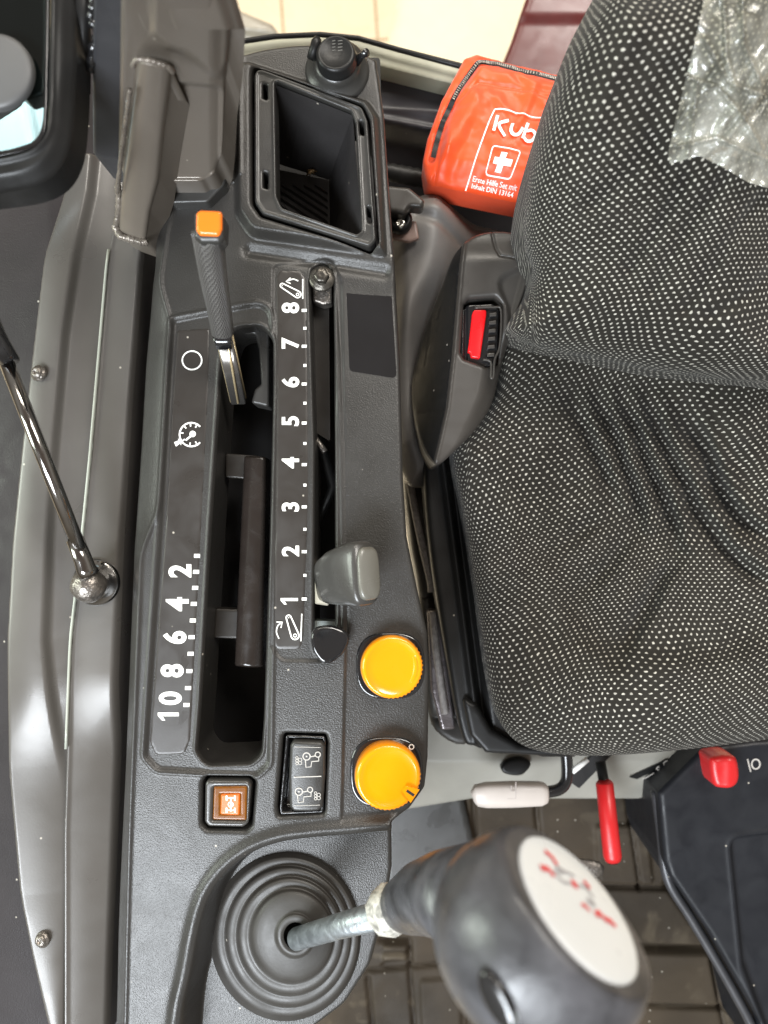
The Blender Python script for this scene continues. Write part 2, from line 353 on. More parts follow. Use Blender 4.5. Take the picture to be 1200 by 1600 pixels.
def fabric(name, du=.0044, dv=.0056, col=(.018, .0160, .0130), r0=.00036):
    m = M(name, col, .9, var=.2, vs=30, spec=.2)
    def fn(N, L, uv, b):
        src = b.inputs['Base Color'].links[0].from_socket
        nz = N.new('ShaderNodeTexNoise'); nz.inputs['Scale'].default_value = 45; L.new(uv, nz.inputs['Vector'])
        vm = N.new('ShaderNodeVectorMath'); vm.operation = 'SCALE'; vm.inputs['Scale'].default_value = .0035; L.new(nz.outputs['Color'], vm.inputs[0])
        n3 = N.new('ShaderNodeTexNoise'); n3.inputs['Scale'].default_value = 420; L.new(uv, n3.inputs['Vector'])
        v3 = N.new('ShaderNodeVectorMath'); v3.operation = 'SCALE'; v3.inputs['Scale'].default_value = .0016; L.new(n3.outputs['Color'], v3.inputs[0])
        n4 = N.new('ShaderNodeTexNoise'); n4.inputs['Scale'].default_value = 7; n4.inputs['Detail'].default_value = 1; L.new(uv, n4.inputs['Vector'])
        v4 = N.new('ShaderNodeVectorMath'); v4.operation = 'SCALE'; v4.inputs['Scale'].default_value = .055; L.new(n4.outputs['Color'], v4.inputs[0])
        a4 = N.new('ShaderNodeVectorMath'); L.new(vm.outputs[0], a4.inputs[0]); L.new(v4.outputs[0], a4.inputs[1])
        ad = N.new('ShaderNodeVectorMath'); L.new(uv, ad.inputs[0]); L.new(a4.outputs[0], ad.inputs[1])
        a2 = N.new('ShaderNodeVectorMath'); L.new(ad.outputs[0], a2.inputs[0]); L.new(v3.outputs[0], a2.inputs[1])
        s = N.new('ShaderNodeSeparateXYZ'); L.new(a2.outputs[0], s.inputs[0])
        U = mth(N, L, 'DIVIDE', s.outputs[0], du); V = mth(N, L, 'DIVIDE', s.outputs[1], dv)
        V = mth(N, L, 'ADD', V, mth(N, L, 'MULTIPLY', U, .16))
        row = mth(N, L, 'FLOOR', mth(N, L, 'MULTIPLY', V, 2)); off = mth(N, L, 'MULTIPLY', mth(N, L, 'MODULO', mth(N, L, 'ADD', row, 1000), 2), .5)
        fu = mth(N, L, 'SUBTRACT', mth(N, L, 'FRACT', mth(N, L, 'ADD', U, off)), .5)
        fv = mth(N, L, 'SUBTRACT', mth(N, L, 'FRACT', mth(N, L, 'MULTIPLY', V, 2)), .5)
        x = mth(N, L, 'MULTIPLY', fu, du); y = mth(N, L, 'MULTIPLY', fv, dv/2)
        d = mth(N, L, 'SQRT', mth(N, L, 'ADD', mth(N, L, 'MULTIPLY', mth(N, L, 'MULTIPLY', x, x), .55), mth(N, L, 'MULTIPLY', y, y)))
        mr = N.new('ShaderNodeMapRange'); mr.inputs[1].default_value = r0; mr.inputs[2].default_value = r0+.00035; mr.inputs[3].default_value = 1; mr.inputs[4].default_value = 0; L.new(d, mr.inputs[0])
        wn_ = N.new('ShaderNodeTexWhiteNoise'); cb = N.new('ShaderNodeCombineXYZ'); L.new(mth(N, L, 'FLOOR', mth(N, L, 'ADD', U, off)), cb.inputs[0]); L.new(row, cb.inputs[1]); L.new(cb.outputs[0], wn_.inputs['Vector'])
        amt = mth(N, L, 'MULTIPLY', mr.outputs[0], mth(N, L, 'MULTIPLY_ADD', wn_.outputs['Value'], .35, .65))
        mx = N.new('ShaderNodeMixRGB'); mx.inputs[2].default_value = (.52, .50, .44, 1); L.new(amt, mx.inputs[0])
        # fine knit shimmer
        wv = N.new('ShaderNodeTexNoise'); wv.inputs['Scale'].default_value = 2600; L.new(uv, wv.inputs['Vector'])
        mm = N.new('ShaderNodeMixRGB'); mm.blend_type = 'MULTIPLY'; mm.inputs[0].default_value = 1; L.new(src, mm.inputs[1])
        m2 = N.new('ShaderNodeMapRange'); m2.inputs[1].default_value = .3; m2.inputs[2].default_value = .7; m2.inputs[3].default_value = .55; m2.inputs[4].default_value = 1.5; L.new(wv.outputs['Fac'], m2.inputs[0]); L.new(m2.outputs[0], mm.inputs[2])
        L.new(mm.outputs[0], mx.inputs[1]); L.new(mx.outputs[0], b.inputs['Base Color'])
        bu = N.new('ShaderNodeBump'); bu.inputs['Strength'].default_value = .6; bu.inputs['Distance'].default_value = .0004; L.new(mr.outputs[0], bu.inputs['Height']); L.new(bu.outputs[0], b.inputs['Normal'])
        b.inputs['Sheen Weight'].default_value = .06; b.inputs['Sheen Roughness'].default_value = .5
    return uvmat(m, fn)
m_fab = fabric('dotted_seat_fabric'); m_fab2 = fabric('dotted_back_fabric', .0045, .0058, r0=.00042)
def knurl(name, col, nu=30, dv=.0016):
    m = M(name, col, .42, var=.1, vs=60, coat=.1)
    def fn(N, L, uv, b):
        s = N.new('ShaderNodeSeparateXYZ'); L.new(uv, s.inputs[0]); U = mth(N, L, 'MULTIPLY', s.outputs[0], nu); V = mth(N, L, 'DIVIDE', s.outputs[1], dv*2)
        a = mth(N, L, 'PINGPONG', mth(N, L, 'ADD', U, V), .5); c = mth(N, L, 'PINGPONG', mth(N, L, 'SUBTRACT', U, V), .5)
        h = mth(N, L, 'MINIMUM', a, c)
        bu = N.new('ShaderNodeBump'); bu.inputs['Strength'].default_value = 1; bu.inputs['Distance'].default_value = .0012; L.new(h, bu.inputs['Height']); L.new(bu.outputs[0], b.inputs['Normal'])
    return uvmat(m, fn)
m_knurl = knurl('knurled_grip', (.085, .080, .076))
def ripstop():
    m = M('orange_red_nylon', (.88, .085, .018), .45, var=.05, vs=40, bump2=.35, b2s=45, spec=.4); b = m.node_tree.nodes['Principled BSDF']; b.inputs['Sheen Weight'].default_value = .15; return m
m_nylon = ripstop()
def film():
    m = bpy.data.materials.new('clear_crumpled_film'); m.use_nodes = True; N = m.node_tree.nodes; L = m.node_tree.links; N.clear()
    o = N.new('ShaderNodeOutputMaterial'); tr = N.new('ShaderNodeBsdfTransparent'); gl = N.new('ShaderNodeBsdfGlossy'); df = N.new('ShaderNodeBsdfDiffuse'); tl = N.new('ShaderNodeBsdfTranslucent')
    gl.inputs['Roughness'].default_value = .26; df.inputs[0].default_value = (.78, .78, .70, 1); tl.inputs[0].default_value = (.78, .78, .70, 1); tr.inputs[0].default_value = (.93, .93, .9, 1)
    t = N.new('ShaderNodeTexCoord'); n = N.new('ShaderNodeTexNoise'); n.inputs['Scale'].default_value = 22; n.inputs['Detail'].default_value = 2.5; n.inputs['Distortion'].default_value = .8; mp = N.new('ShaderNodeMapping'); mp.inputs['Scale'].default_value = (1.6, .5, 1); mp.inputs['Rotation'].default_value = (0, 0, .25); L.new(t.outputs['Object'], mp.inputs[0]); L.new(mp.outputs[0], n.inputs['Vector'])
    bu = N.new('ShaderNodeBump'); bu.inputs['Strength'].default_value = 1; bu.inputs['Distance'].default_value = .0035; L.new(n.outputs['Fac'], bu.inputs['Height'])
    for q in (gl, df): L.new(bu.outputs[0], q.inputs['Normal'])
    lw = N.new('ShaderNodeLayerWeight'); lw.inputs[0].default_value = .45; L.new(bu.outputs[0], lw.inputs['Normal'])
    a = N.new('ShaderNodeMixShader'); a.inputs[0].default_value = .5; L.new(df.outputs[0], a.inputs[1]); L.new(gl.outputs[0], a.inputs[2])
    mr = N.new('ShaderNodeMapRange'); mr.inputs[1].default_value = .40; mr.inputs[2].default_value = .62; mr.inputs[3].default_value = .12; mr.inputs[4].default_value = .50; L.new(n.outputs['Fac'], mr.inputs[0])
    c = N.new('ShaderNodeMixShader'); L.new(mr.outputs[0], c.inputs[0]); L.new(tr.outputs[0], c.inputs[1]); L.new(a.outputs[0], c.inputs[2]); L.new(c.outputs[0], o.inputs[0]); return m
m_film = film()
def pane():
    m = bpy.data.materials.new('window_glass'); m.use_nodes = True; N = m.node_tree.nodes; L = m.node_tree.links; N.clear()
    o = N.new('ShaderNodeOutputMaterial'); tr = N.new('ShaderNodeBsdfTransparent'); gl = N.new('ShaderNodeBsdfGlossy'); gl.inputs['Roughness'].default_value = .03; tr.inputs[0].default_value = (.72, .86, .86, 1)
    f = N.new('ShaderNodeFresnel'); f.inputs[0].default_value = 1.5; c = N.new('ShaderNodeMixShader'); L.new(f.outputs[0], c.inputs[0]); L.new(tr.outputs[0], c.inputs[1]); L.new(gl.outputs[0], c.inputs[2]); L.new(c.outputs[0], o.inputs[0]); return m
m_pane = pane()
Xf = lambda pts: (lambda y: np.interp(y, [p[1] for p in pts], [p[0] for p in pts]))     # x along a curve at height y
# ================================================================== SETTING
fl = link('floor', [(-4, -4, -1.6), (4, -4, -1.6), (4, 6, -1.6), (-4, 6, -1.6)], [(0, 1, 2, 3)], m_tiles(), None, False)
tag(fl, 'cream tiled showroom floor seen past the cab window', kind='structure')
o = hf('display_board', m_white_board, rpoly([(632, -60), (605, 70), (598, 230), (980, 260), (980, -60)], 4), None, -1.2, 12, None, rnd=6, depth=.03)
tag(o, 'cream white board lying outside beyond the window sill, beside the floor tiles', 'board')
o = hf('maroon_fender', m_maroon, rpoly([(835, -40), (800, 60), (775, 120), (800, 230), (1010, 230), (1010, -40)], 10), lambda X, Y: -.00012*(Y-40)+.004*sm(38, 26, Y), -.45, 4, None, rnd=10, depth=.05)
tag(o, 'dark maroon painted panel behind the seat back, above the red pouch', 'panel')
o = hf('loading_step', M('step_grey_paint', (.30, .27, .22), .35, var=.1), rpoly([(330, 5), (372, 10), (425, 32), (445, 62), (440, 100), (330, 100)], 10), lambda X, Y: -.012*sm(38, 46, Y-.12*(X-340)), -.6, 3, None, rnd=14, depth=.06)
tag(o, 'grey brown step outside the window, right of the steel pillar top', 'step')
# ================================================================== LEFT BODYWORK
o = hf('outer_fender', m_fender, rpoly([(-60, -40), (262, -40), (262, 400), (262, 1660), (-60, 1660)], 4), lambda X, Y: -.00010*(80-X)*(X < 80)+.004*vnoise(X, Y, 300, 4), -.060, 8, None, depth=.05)
tag(o, 'dark speckled fender skin along the far left edge of the photo', 'fender')
yL = Xf([(118, 200), (100, 300), (68, 400), (50, 550), (33, 700), (18, 850), (10, 1000), (12, 1200), (30, 1400), (50, 1500), (78, 1620)])
yC = Xf([(150, 200), (140, 300), (118, 400), (100, 520), (84, 700), (75, 850), (70, 1000), (82, 1130), (95, 1250), (97, 1350), (96, 1640)])
yS = Xf([(190, 200), (180, 330), (166, 400), (152, 560), (138, 720), (122, 880), (108, 1000), (102, 1150), (97, 1300), (97, 1640)])
yR = Xf([(240, 200), (232, 330), (222, 420), (205, 640), (192, 850), (186, 1000), (176, 1250), (166, 1500), (162, 1640)])
sill = thing('door_sill', P(100, 900, -.02), 'long painted dark grey steel sill with a seam, between outer fender and console', 'sill')
ys = np.arange(240, 1641, 25.)
flo = [(yL(y), y) for y in ys]+[(yS(y)+2, y) for y in ys[::-1]]
def z_fl(X, Y):
    c = yC(Y); s_ = yS(Y); g = sm(c-5, c+7, X)*(1-sm(1100, 1240, Y)*.9)
    return -.006*g+.0022*np.sin((X-yL(Y))/(c-yL(Y)+1)*2.2)-.00013*(X-yL(Y))*sm(1050, 1250, Y)
hf('flange', m_paint, flo, z_fl, -.024, 2.4, sill, rnd=5, depth=.03)
ch = [(yS(y)+2.5, y) for y in ys]+[(yR(y)-3, y) for y in ys[::-1]]
def z_ch(X, Y):
    w = yR(Y)-yS(Y); t = (X-yS(Y))/w
    return -.00015*(X-yS(Y))*sm(1050, 1200, Y)+.0010*np.sin(np.clip(t, 0, 1)*3.1)-.006*sm(.86, 1.0, t)+.0012*gs(X-yS(Y)-6, 2.5)
hf('channel', m_paint, ch, z_ch, -.022, 2.2, sill, rnd=4, depth=.03)
seam = [(yS(y)+1.5, y, -.0195, 2.2) for y in np.arange(390, 1180, 30.)]
tube('seam_strip', seam, M('seam_sealant', (.36, .38, .33), .3, var=.1), sill, 8)
def bolt(x, y, z):
    b = lathe('bolt', P(x, y, z), [(12.5, -3), (12.8, 0), (12.4, 1.5), (10, 3), (9.4, 5), (7.5, 7.2), (5, 8.2), (4.2, 8.4), (4, 5), (.1, 5)], m_bolt, sill, 32, axis=(-.25, .1, 1), rf=lambda a, i: 1)
    return b
bolt(60, 583, -.020); bolt(66, 1468, -.0245)
# gas strut
st = thing('gas_strut', P(143, 912, .0), 'chrome gas strut rod with ball end, running down from the left edge onto the sill', 'gas strut')
tube('cylinder', [(-60, 400, .050, 17), (-8, 525, .040, 17), (17, 566, .036, 15), (18, 568, .036, 12.5)], m_gloss, st, 24)
tube('rod', [(5, 552, .037, 11.5), (128, 868, .012, 11.5)], m_chrome, st, 24)
tube('end_fitting', [(117, 842, .013, 13.8), (130, 875, .011, 14), (134, 888, .010, 15), (139, 898, .009, 17)], m_chrome, st, 24)
lathe('ball_socket', P(141, 914, .0), [(20, -18), (25, -4), (27, 6), (26, 14), (22, 22), (15, 28), (7, 31), (.1, 32)], m_bolt, st, 32, rf=lambda a, i: 1+.03*math.sin(a*5+i))
lathe('washer', P(150, 910, -.0195), [(36, -6), (37, 0), (34, 4), (26, 6), (25, 12), (16, 12), (15, 40)], m_chrome, st, 40)
# pillar
pil = thing('cab_pillar', P(250, 320, 0), 'brown grey welded steel cab pillar rising at the top left', 'pillar')
zs = lambda X, Y: .16*(330-Y)/370
post = rpoly([(190, -30, 2), (362, -30, 2), (360, 60, 4), (352, 130, 8), (350, 200, 20), (347, 240, 20), (335, 272, 24), (312, 284, 20), (255, 284, 4), (200, 290, 4), (185, 250, 4)], 6)
def z_post(X, Y):
    p1 = -6+sdf(X, Y, rpoly([(240, -80), (355, -80), (355, 95), (345, 122), (290, 80), (262, 72), (240, 52)], 14)); p2 = sdf(X, Y, rpoly([(262, 128), (346, 136), (344, 262), (320, 281), (255, 281)], 12))
    return zs(X, Y)+.008+.003*sm(4, -12, p1)-.004*sm(3, -4, p2)-.004*sm(325, 352, X)
hf('post', m_paint2, post, z_post, .0, 2.2, pil, rnd=7, depth=.03, ray=True)
trim = soft(rpoly([(352, 120, 4), (361, 150, 20), (362, 230, 30), (352, 290, 20), (325, 318, 12), (250, 320, 4), (240, 330, 2), (244, 280, 2), (300, 286, 10), (330, 280, 14), (343, 250, 16), (347, 140, 4)], 6), 2)
hf('end_trim', m_con2, trim, lambda X, Y: .010+.02*sm(320, 130, Y), .0, 1.8, pil, rnd=6, depth=.025, ray=True)
bar = rpoly([(148, -30), (203, -30), (200, 120), (188, 250), (160, 248), (146, 240), (145, 120)], 4)
hf('flat_bar', m_bar, bar, lambda X, Y: zs(X, Y)+.004, 0, 2.4, pil, rnd=4, depth=.03, ray=True)
tub = rpoly([(214, 92), (266, 104), (270, 112), (257, 200), (249, 280), (235, 330), (228, 378), (184, 362), (190, 300), (200, 200)], 5)
hf('bracket_tube', m_paint2, tub, lambda X, Y: zs(X, Y)*.92+.026-.005*np.abs((X-(232-.1*(Y-200)))/30)**3, 0, 1.8, pil, rnd=8, depth=.03, ray=True)
def weld(pts, r):
    q = cat(pts, False, 10); return tube('weld_bead', [(a, b, c, r*(1+.13*math.sin(i*1.9)+.08*math.sin(i*.77))) for i, (a, b, c) in enumerate(q)], m_weld, pil, 12)
weld([(208, 104, .126), (214, 93, .130), (240, 96, .129), (262, 104, .126), (270, 112, .122)], 4.2)
weld([(180, 352, .009), (188, 368, .008), (208, 374, .007), (224, 378, .006), (230, 376, .006)], 6)
weld([(203, 140, .107), (195, 200, .08), (188, 255, .055), (183, 300, .033)], 3.6)
weld([(184, 290, .03), (186, 320, .02), (182, 350, .01)], 5)
# glass door corner
gd = thing('glass_door', P(60, 200, .1), 'black rubber edged corner of the cab glass door at the top left corner', 'glass door')
def zg(X, Y): return np.zeros_like(X)
go_ = np.concatenate([[(-60, 306), (-60, -60), (116, -60)], cat([(117, 0), (117, 100), (114, 170), (107, 225), (90, 262), (62, 284), (20, 296), (-60, 306)], False, 6)])
gi = np.concatenate([[(-80, 256), (-80, -80), (78, -80)], cat([(77, 0), (75, 110), (73, 180), (69, 212), (58, 228), (38, 237), (0, 245), (-80, 258)], False, 6)])
hf('door_frame', m_black, go_, lambda X, Y: .005*sm(0, 20, -sdf(X, Y, go_))*sm(0, 16, sdf(X, Y, gi))+.002*gs(sdf(X, Y, gi)-16, 4), .115, 2.2, gd, holes=[gi], rnd=7, depth=.018)
gi2 = np.concatenate([[(-90, 244), (-90, -90), (71, -90)], cat([(70, 0), (68, 110), (66, 178), (61, 204), (50, 219), (30, 227), (0, 234), (-90, 247)], False, 6)])
hf('seal', m_gloss, gi, lambda X, Y: .0*X, .106, 2, gd, holes=[gi2], rnd=4, depth=.008)
hf('pane', m_pane, gi, None, .103, 8, gd, depth=.004)
o = lathe('suction_disc', P(-8, 112, .109), [(60, -8), (60, 0), (57, 4), (50, 6), (.1, 7)], M('grey_disc_plastic', (.085, .085, .085), .5, var=.05), gd, 64, cap=False)
hf('arm_block', m_black, rpoly([(-60, -60), (72, -60), (73, 60), (70, 145), (40, 155), (-60, 70)], 8), None, .0995, 3, gd, rnd=5, depth=.01)
o = hf('sky_reflection_panel', M('pale_blue_reflection', (.60, .74, .78), .35), rpoly([(-90, 200), (-10, 190), (40, 158), (86, 158), (84, 225), (60, 246), (-90, 262)], 6), lambda X, Y: .004*gs(X-Y*.2-12, 8), .02, 4, None, rnd=6, depth=.02)  # pale slab added behind the glass, imitates a sky reflection by its colour
tag(o, 'pale blue white panel painted as the sky reflection in the door glass below the grey disc', 'reflection panel')
hg = thing('door_hinge', P(132, 70, .11), 'black hinge pin with crinkled rubber between door frame and flat steel bar', 'hinge')
tube('pin', [(130, -30, .118, 11), (131, 60, .105, 11), (130, 144, .09, 11), (130, 146, .09, 9)], m_black, hg, 24)
q = cat([(139, -30, .12), (146, 5, .118), (142, 30, .113), (154, 50, .112), (146, 75, .108), (140, 110, .10)], False, 6)
tube('crinkled_sleeve', [(a, b, c, 7*(1+.3*math.sin(i*1.9))) for i, (a, b, c) in enumerate(q)], m_gloss, hg, 14)
# ================================================================== CONSOLE
con = thing('side_console', P(430, 800, 0), 'dark grey moulded control console running down the middle left of the photo', 'console')
eL = Xf([(352, 60), (352, 280), (248, 312), (236, 360), (226, 430), (214, 560), (206, 700), (196, 850), (190, 1000), (180, 1250), (170, 1500), (166, 1640)])
outer = np.concatenate([
    cat([(352, 98), (380, 84), (420, 74), (480, 68), (540, 72), (588, 92)], False, 6),
    rpoly([(588, 92, 3), (600, 180, 40), (608, 300, 40), (616, 400, 40), (625, 560, 40), (630, 750, 60), (636, 840, 40), (652, 920, 40), (668, 990, 40), (671, 1060, 40), (669, 1190, 40), (664, 1235, 18), (640, 1268, 22), (612, 1284, 3), (613, 1390, 40), (602, 1465, 60), (577, 1555, 60), (535, 1620, 60), (475, 1665, 40), (430, 1700, 2)], 3)[4:],
    np.array([(eL(y), y) for y in np.arange(1700, 330, -25.)]), rpoly([(236, 345), (244, 318), (300, 318), (346, 300), (352, 260)], 4)[3:]])
slotA = rpoly([(346, 560, 30), (362, 512, 24), (408, 508, 22), (426, 530, 24), (426, 620, 4), (421, 820, 4), (411, 1120, 4), (407, 1180, 22), (390, 1193, 18), (322, 1196, 20), (307, 1175, 18), (313, 1100, 4), (329, 820, 4), (341, 640, 4)], 4)
slotB = rpoly([(484, 440, 14), (488, 416, 14), (502, 410, 10), (516, 416, 14), (521, 445, 14), (523, 700, 3), (523, 1000, 3), (518, 1022, 10), (494, 1022, 10), (490, 1000, 3), (492, 700, 3)], 3)
binH = soft(rpoly([(395, 105, 16), (568, 170, 20), (579, 195, 10), (593, 385, 14), (580, 397, 8), (410, 345, 14), (396, 325, 20)], 8), 2)
rockH = rpoly([(446, 1146), (509, 1148), (512, 1160), (507, 1272), (436, 1276), (433, 1262), (442, 1150)], 4)
ambH = rpoly([(322, 1213), (392, 1214), (399, 1222), (393, 1291), (385, 1298), (323, 1297), (315, 1288), (316, 1222)], 8)
bez = soft(rpoly([(367, 118, 24), (382, 96, 18), (575, 160, 16), (592, 185, 20), (604, 402, 6), (392, 372, 30), (368, 335, 26)], 12), 2)
pad = rpoly([(268, 500, 10), (424, 470, 30), (423, 1010, 30), (420, 1195, 20), (400, 1212, 16), (245, 1203, 18), (226, 1182, 16), (250, 820, 40)], 10)
padB = rpoly([(425, 412, 16), (520, 400, 20), (535, 440, 20), (545, 1000, 20), (520, 1034, 20), (440, 1034, 20), (421, 1010, 14)], 10)
tray = np.concatenate([cat([(640, 1296), (590, 1300), (540, 1305), (490, 1309), (440, 1316), (395, 1332), (355, 1362), (328, 1400), (312, 1450), (298, 1520), (282, 1600), (272, 1760)], False, 5), np.array([(700, 1760), (760, 1500), (700, 1296)])])
fold = Xf([(520, 400), (531, 560), (537, 700), (541, 900), (540, 1000), (533, 1290)])
ridgew = lambda Y: 24+24*sm(430, 520, Y)*(1-sm(780, 880, Y))
def z_con(X, Y):
    xl = eL(Y); t = np.clip((X-xl)/ridgew(Y), 0, 1)
    z = -.016*(1-t)**1.35*(1-sm(1200, 1500, Y)*.35)*sm(300, 420, Y)
    z = z-.004*sm(330, 270, X)*sm(1240, 1600, Y)*((330-X)/120).clip(0, 1.3)
    z = z+.0012*gs(X-xl-ridgew(Y)-1, 4)
    z = z-.0016*sm(1, -5, sdf(X, Y, pad))+.0008*gs(sdf(X, Y, pad)-4, 3)
    z = z-.0010*sm(1, -4, sdf(X, Y, padB))
    z = z+.0011*gs(sdf(X, Y, slotA)-4, 2.2)+.0006*gs(sdf(X, Y, slotB)-3, 2.2)
    f = X-fold(Y); z = z-(.0012*sm(-1.5, 2.5, f)+.000022*np.clip(f, 0, 200))*sm(400, 470, Y)*(1-sm(1270, 1292, Y))
    z = z+(.0007*gs(f+5, 1.6)+.0007*gs(f+12, 1.6))*sm(430, 500, Y)*(1-sm(985, 1010, Y))
    db = sdf(X, Y, bez); z = z+.0075*sm(3, -13, db)
    z = z-.003*gs(pdist(X, Y, [(390, 392), (470, 404), (600, 424)]), 9)
    dt = sdf(X, Y, tray); z = z-.030*sm(3, -20, dt)
    z = z+.0025*gs(dt-12, 9)
    z = z-.006*sm(0, -120, Y-200)*0
    return z
body = hf('console_panel', m_con, outer, z_con, 0, 1.7, con, holes=[slotA, slotB, binH, rockH, ambH], rnd=7, depth=.045)
print('console verts', len(body.data.vertices))
def label_print(ob): return ob
# left plate
plA = rpoly([(277, 516), (327, 513), (325, 600, 2), (314, 820, 2), (297, 1155, 8), (288, 1178, 10), (243, 1180, 10), (234, 1160, 8), (259, 820, 2), (268, 650, 2)], 5)
zA = -.00125
pa = hf('lever_scale_plate', m_plate, plA, None, zA, 3, con, depth=.0008, rnd=1)
ik = Ink(zA+.00025)
for t_, x, y in (('2', 281, 892), ('4', 277, 944), ('6', 273, 996), ('8', 269, 1048)): ik.text(t_, x, y, 47, 90, .036, .88)
ik.one(263, 1116, 33); ik.text('0', 266, 1091, 47, 90, .036, .88)
for i, (x, y) in enumerate([(308, 868.5), (306.5, 893.5), (305, 918.5), (303, 943.5), (301.5, 969.5), (299.5, 995.5), (298, 1021.5), (296, 1048.5), (294, 1075), (291.5, 1101.5)]):
    ik.fill([(x-4.7, y-3), (x+4.7, y-3), (x+4.4, y+3), (x-5, y+3)])
ik.circle(300, 563, 14.5, 2.3, 1.05)
cx, cy = 299, 679; ik.circle(cx, cy, 18.5, 2.6, 1.0, 42, 318)
ik.circle(cx+2, cy-1, 5); ik.stroke([(cx+2, cy), (cx-9, cy+9)], 3)
for a in (60, 95, 130, 170, 215, 262, 300): ik.stroke([(cx+18*math.cos(math.radians(a)), cy-18*math.sin(math.radians(a))), (cx+12.5*math.cos(math.radians(a)), cy-12.5*math.sin(math.radians(a)))], 2.2)
ik.fill([(272, 691), (279, 688), (278, 685), (284, 689), (283, 696), (281, 693), (275, 698)])
ik.build('printed_scale', m_white, pa)
plB = rpoly([(432, 432, 8), (440, 421, 6), (448, 424, 3), (456, 422, 3), (470, 424, 8), (477, 436, 6), (480, 560, 2), (481, 780, 2), (474, 990, 8), (470, 1014, 10), (430, 1014, 10), (426, 1000, 6), (432, 780, 2), (433, 600, 2)], 4)
zB = -.0006
pb = hf('hitch_scale_plate', m_plate, plB, None, zB, 3, con, depth=.0008, rnd=1)
ik = Ink(zB+.00025)
NY = {'8': 481, '7': 536, '6': 597, '5': 658, '4': 723, '3': 792, '2': 861}
for t_, y in NY.items(): ik.text(t_, 453.8, y, 36, 90, .030, .95)
ik.one(452, 936.5, 27)
for y in (485, 541, 600, 661, 726, 792, 862, 936): ik.fill([(471.5, y-2.3), (479.5, y-2.3), (479, y+2.3), (471.5, y+2.3)])
for y in (513, 571, 630, 693, 758, 827, 899): ik.fill([(474, y-2.2), (478.8, y-2.2), (478.8, y+2.2), (474, y+2.2)])
def capsule(ik, x0, y0, r0, x1, y1, r1, w=2):
    a = math.atan2(y1-y0, x1-x0); pts = []
    for i in range(9): q = a+math.pi/2+math.pi*i/8; pts.append((x0+r0*math.cos(q), y0+r0*math.sin(q)))
    for i in range(9): q = a-math.pi/2+math.pi*i/8; pts.append((x1+r1*math.cos(q), y1+r1*math.sin(q)))
    ik.stroke(pts, w, True)
capsule(ik, 441, 446, 3.2, 465, 460, 5.2); ik.circle(465, 460, 2, 1.2); ik.circle(441, 446, .9)
ik.stroke([(473, 436), (473, 467)], 1.8)
ik.stroke(cat([(466, 439), (458, 436), (450, 439)], False, 4), 1.8); ik.stroke([(454, 434), (447, 440), (454, 443)], 1.8)
capsule(ik, 451, 965, 3.8, 461, 993, 6.2, 2.2); ik.circle(461, 993, 2.4, 1.3); ik.circle(451, 965, .9)
ik.stroke([(471.5, 959), (470, 1002)], 1.8)
ik.stroke(cat([(436, 998), (432, 988), (434, 978), (440, 973)], False, 4), 1.8); ik.stroke([(432, 972), (441, 972), (439, 981)], 1.8)
ik.build('printed_scale', m_white, pb)
hf('gloss_sticker', M('glossy_film', (.010, .010, .011), .08, rvar=.03, coat=.8, var=.15, bump2=.12, b2s=25), rpoly([(540, 424), (611, 441), (620, 590), (546, 579)], 8), lambda X, Y: -.0014-.000022*np.clip(X-fold(Y), 0, 200)+.00035, 0, 3, con, depth=.003)
# slot liners
def liner(poly, z, mat, nm, grow=3):
    x0, y0 = poly.min(0)-grow; x1, y1 = poly.max(0)+grow
    return hf(nm, mat, rpoly([(x0, y0), (x1, y0), (x1, y1), (x0, y1)], 6), None, z, 6, con, depth=.006)
hf('dark_backing', m_dark, rpoly([(262, 90), (594, 90), (600, 380), (640, 1040), (630, 1230), (560, 1262), (205, 1620), (196, 1000)], 6), None, -.088, 8, con, depth=.006)  # black sheet added under the openings, stands in for the darkness inside
hf('slot_ledge', m_con2, rpoly([(352, 520), (398, 522), (404, 545), (408, 600), (398, 608), (392, 630), (404, 632), (420, 636), (420, 500), (352, 500)], 5), None, -.016, 1.8, con, rnd=4, depth=.02)
hf('slide_bracket', m_inner, rpoly([(352, 708), (404, 712), (404, 750), (352, 746)], 3), None, -.028, 2, con, rnd=2, depth=.01)
hf('slide_bracket', m_inner, rpoly([(336, 951), (388, 953), (388, 999), (333, 997)], 3), None, -.028, 2, con, rnd=2, depth=.01)
hf('slide_rail', m_tube, rpoly([(381, 712), (416, 714), (410, 1043), (366, 1041), (370, 950)], 4), lambda X, Y: .003*np.sin(np.clip((X-366-.05*(1041-Y))/45, 0, 1)*3.1), -.020, 1.8, con, rnd=5, depth=.02)
hf('inner_plate', m_inner, rpoly([(488, 470), (514, 474), (516, 690), (488, 672)], 3), None, -.022, 3, con, depth=.01)
hf('inner_plate', m_bolt, rpoly([(488, 440), (518, 440), (518, 473), (505, 476), (488, 470)], 3), None, -.010, 3, con, depth=.01, rnd=3)
hf('inner_plate', M('pale_metal', (.45, .50, .48), .4, metal=.3), rpoly([(486, 970), (524, 971), (524, 1005), (486, 1005)], 2), None, -.010, 3, con, depth=.01)
tube('inner_pin', [(490, 682, -.02, 4.5), (508, 706, -.018, 5)], m_bolt, con, 12); tube('inner_cable', [(488, 640, -.03, 8), (500, 690, -.035, 9), (520, 760, -.04, 8), (490, 830, -.04, 8)], m_black, con, 12)
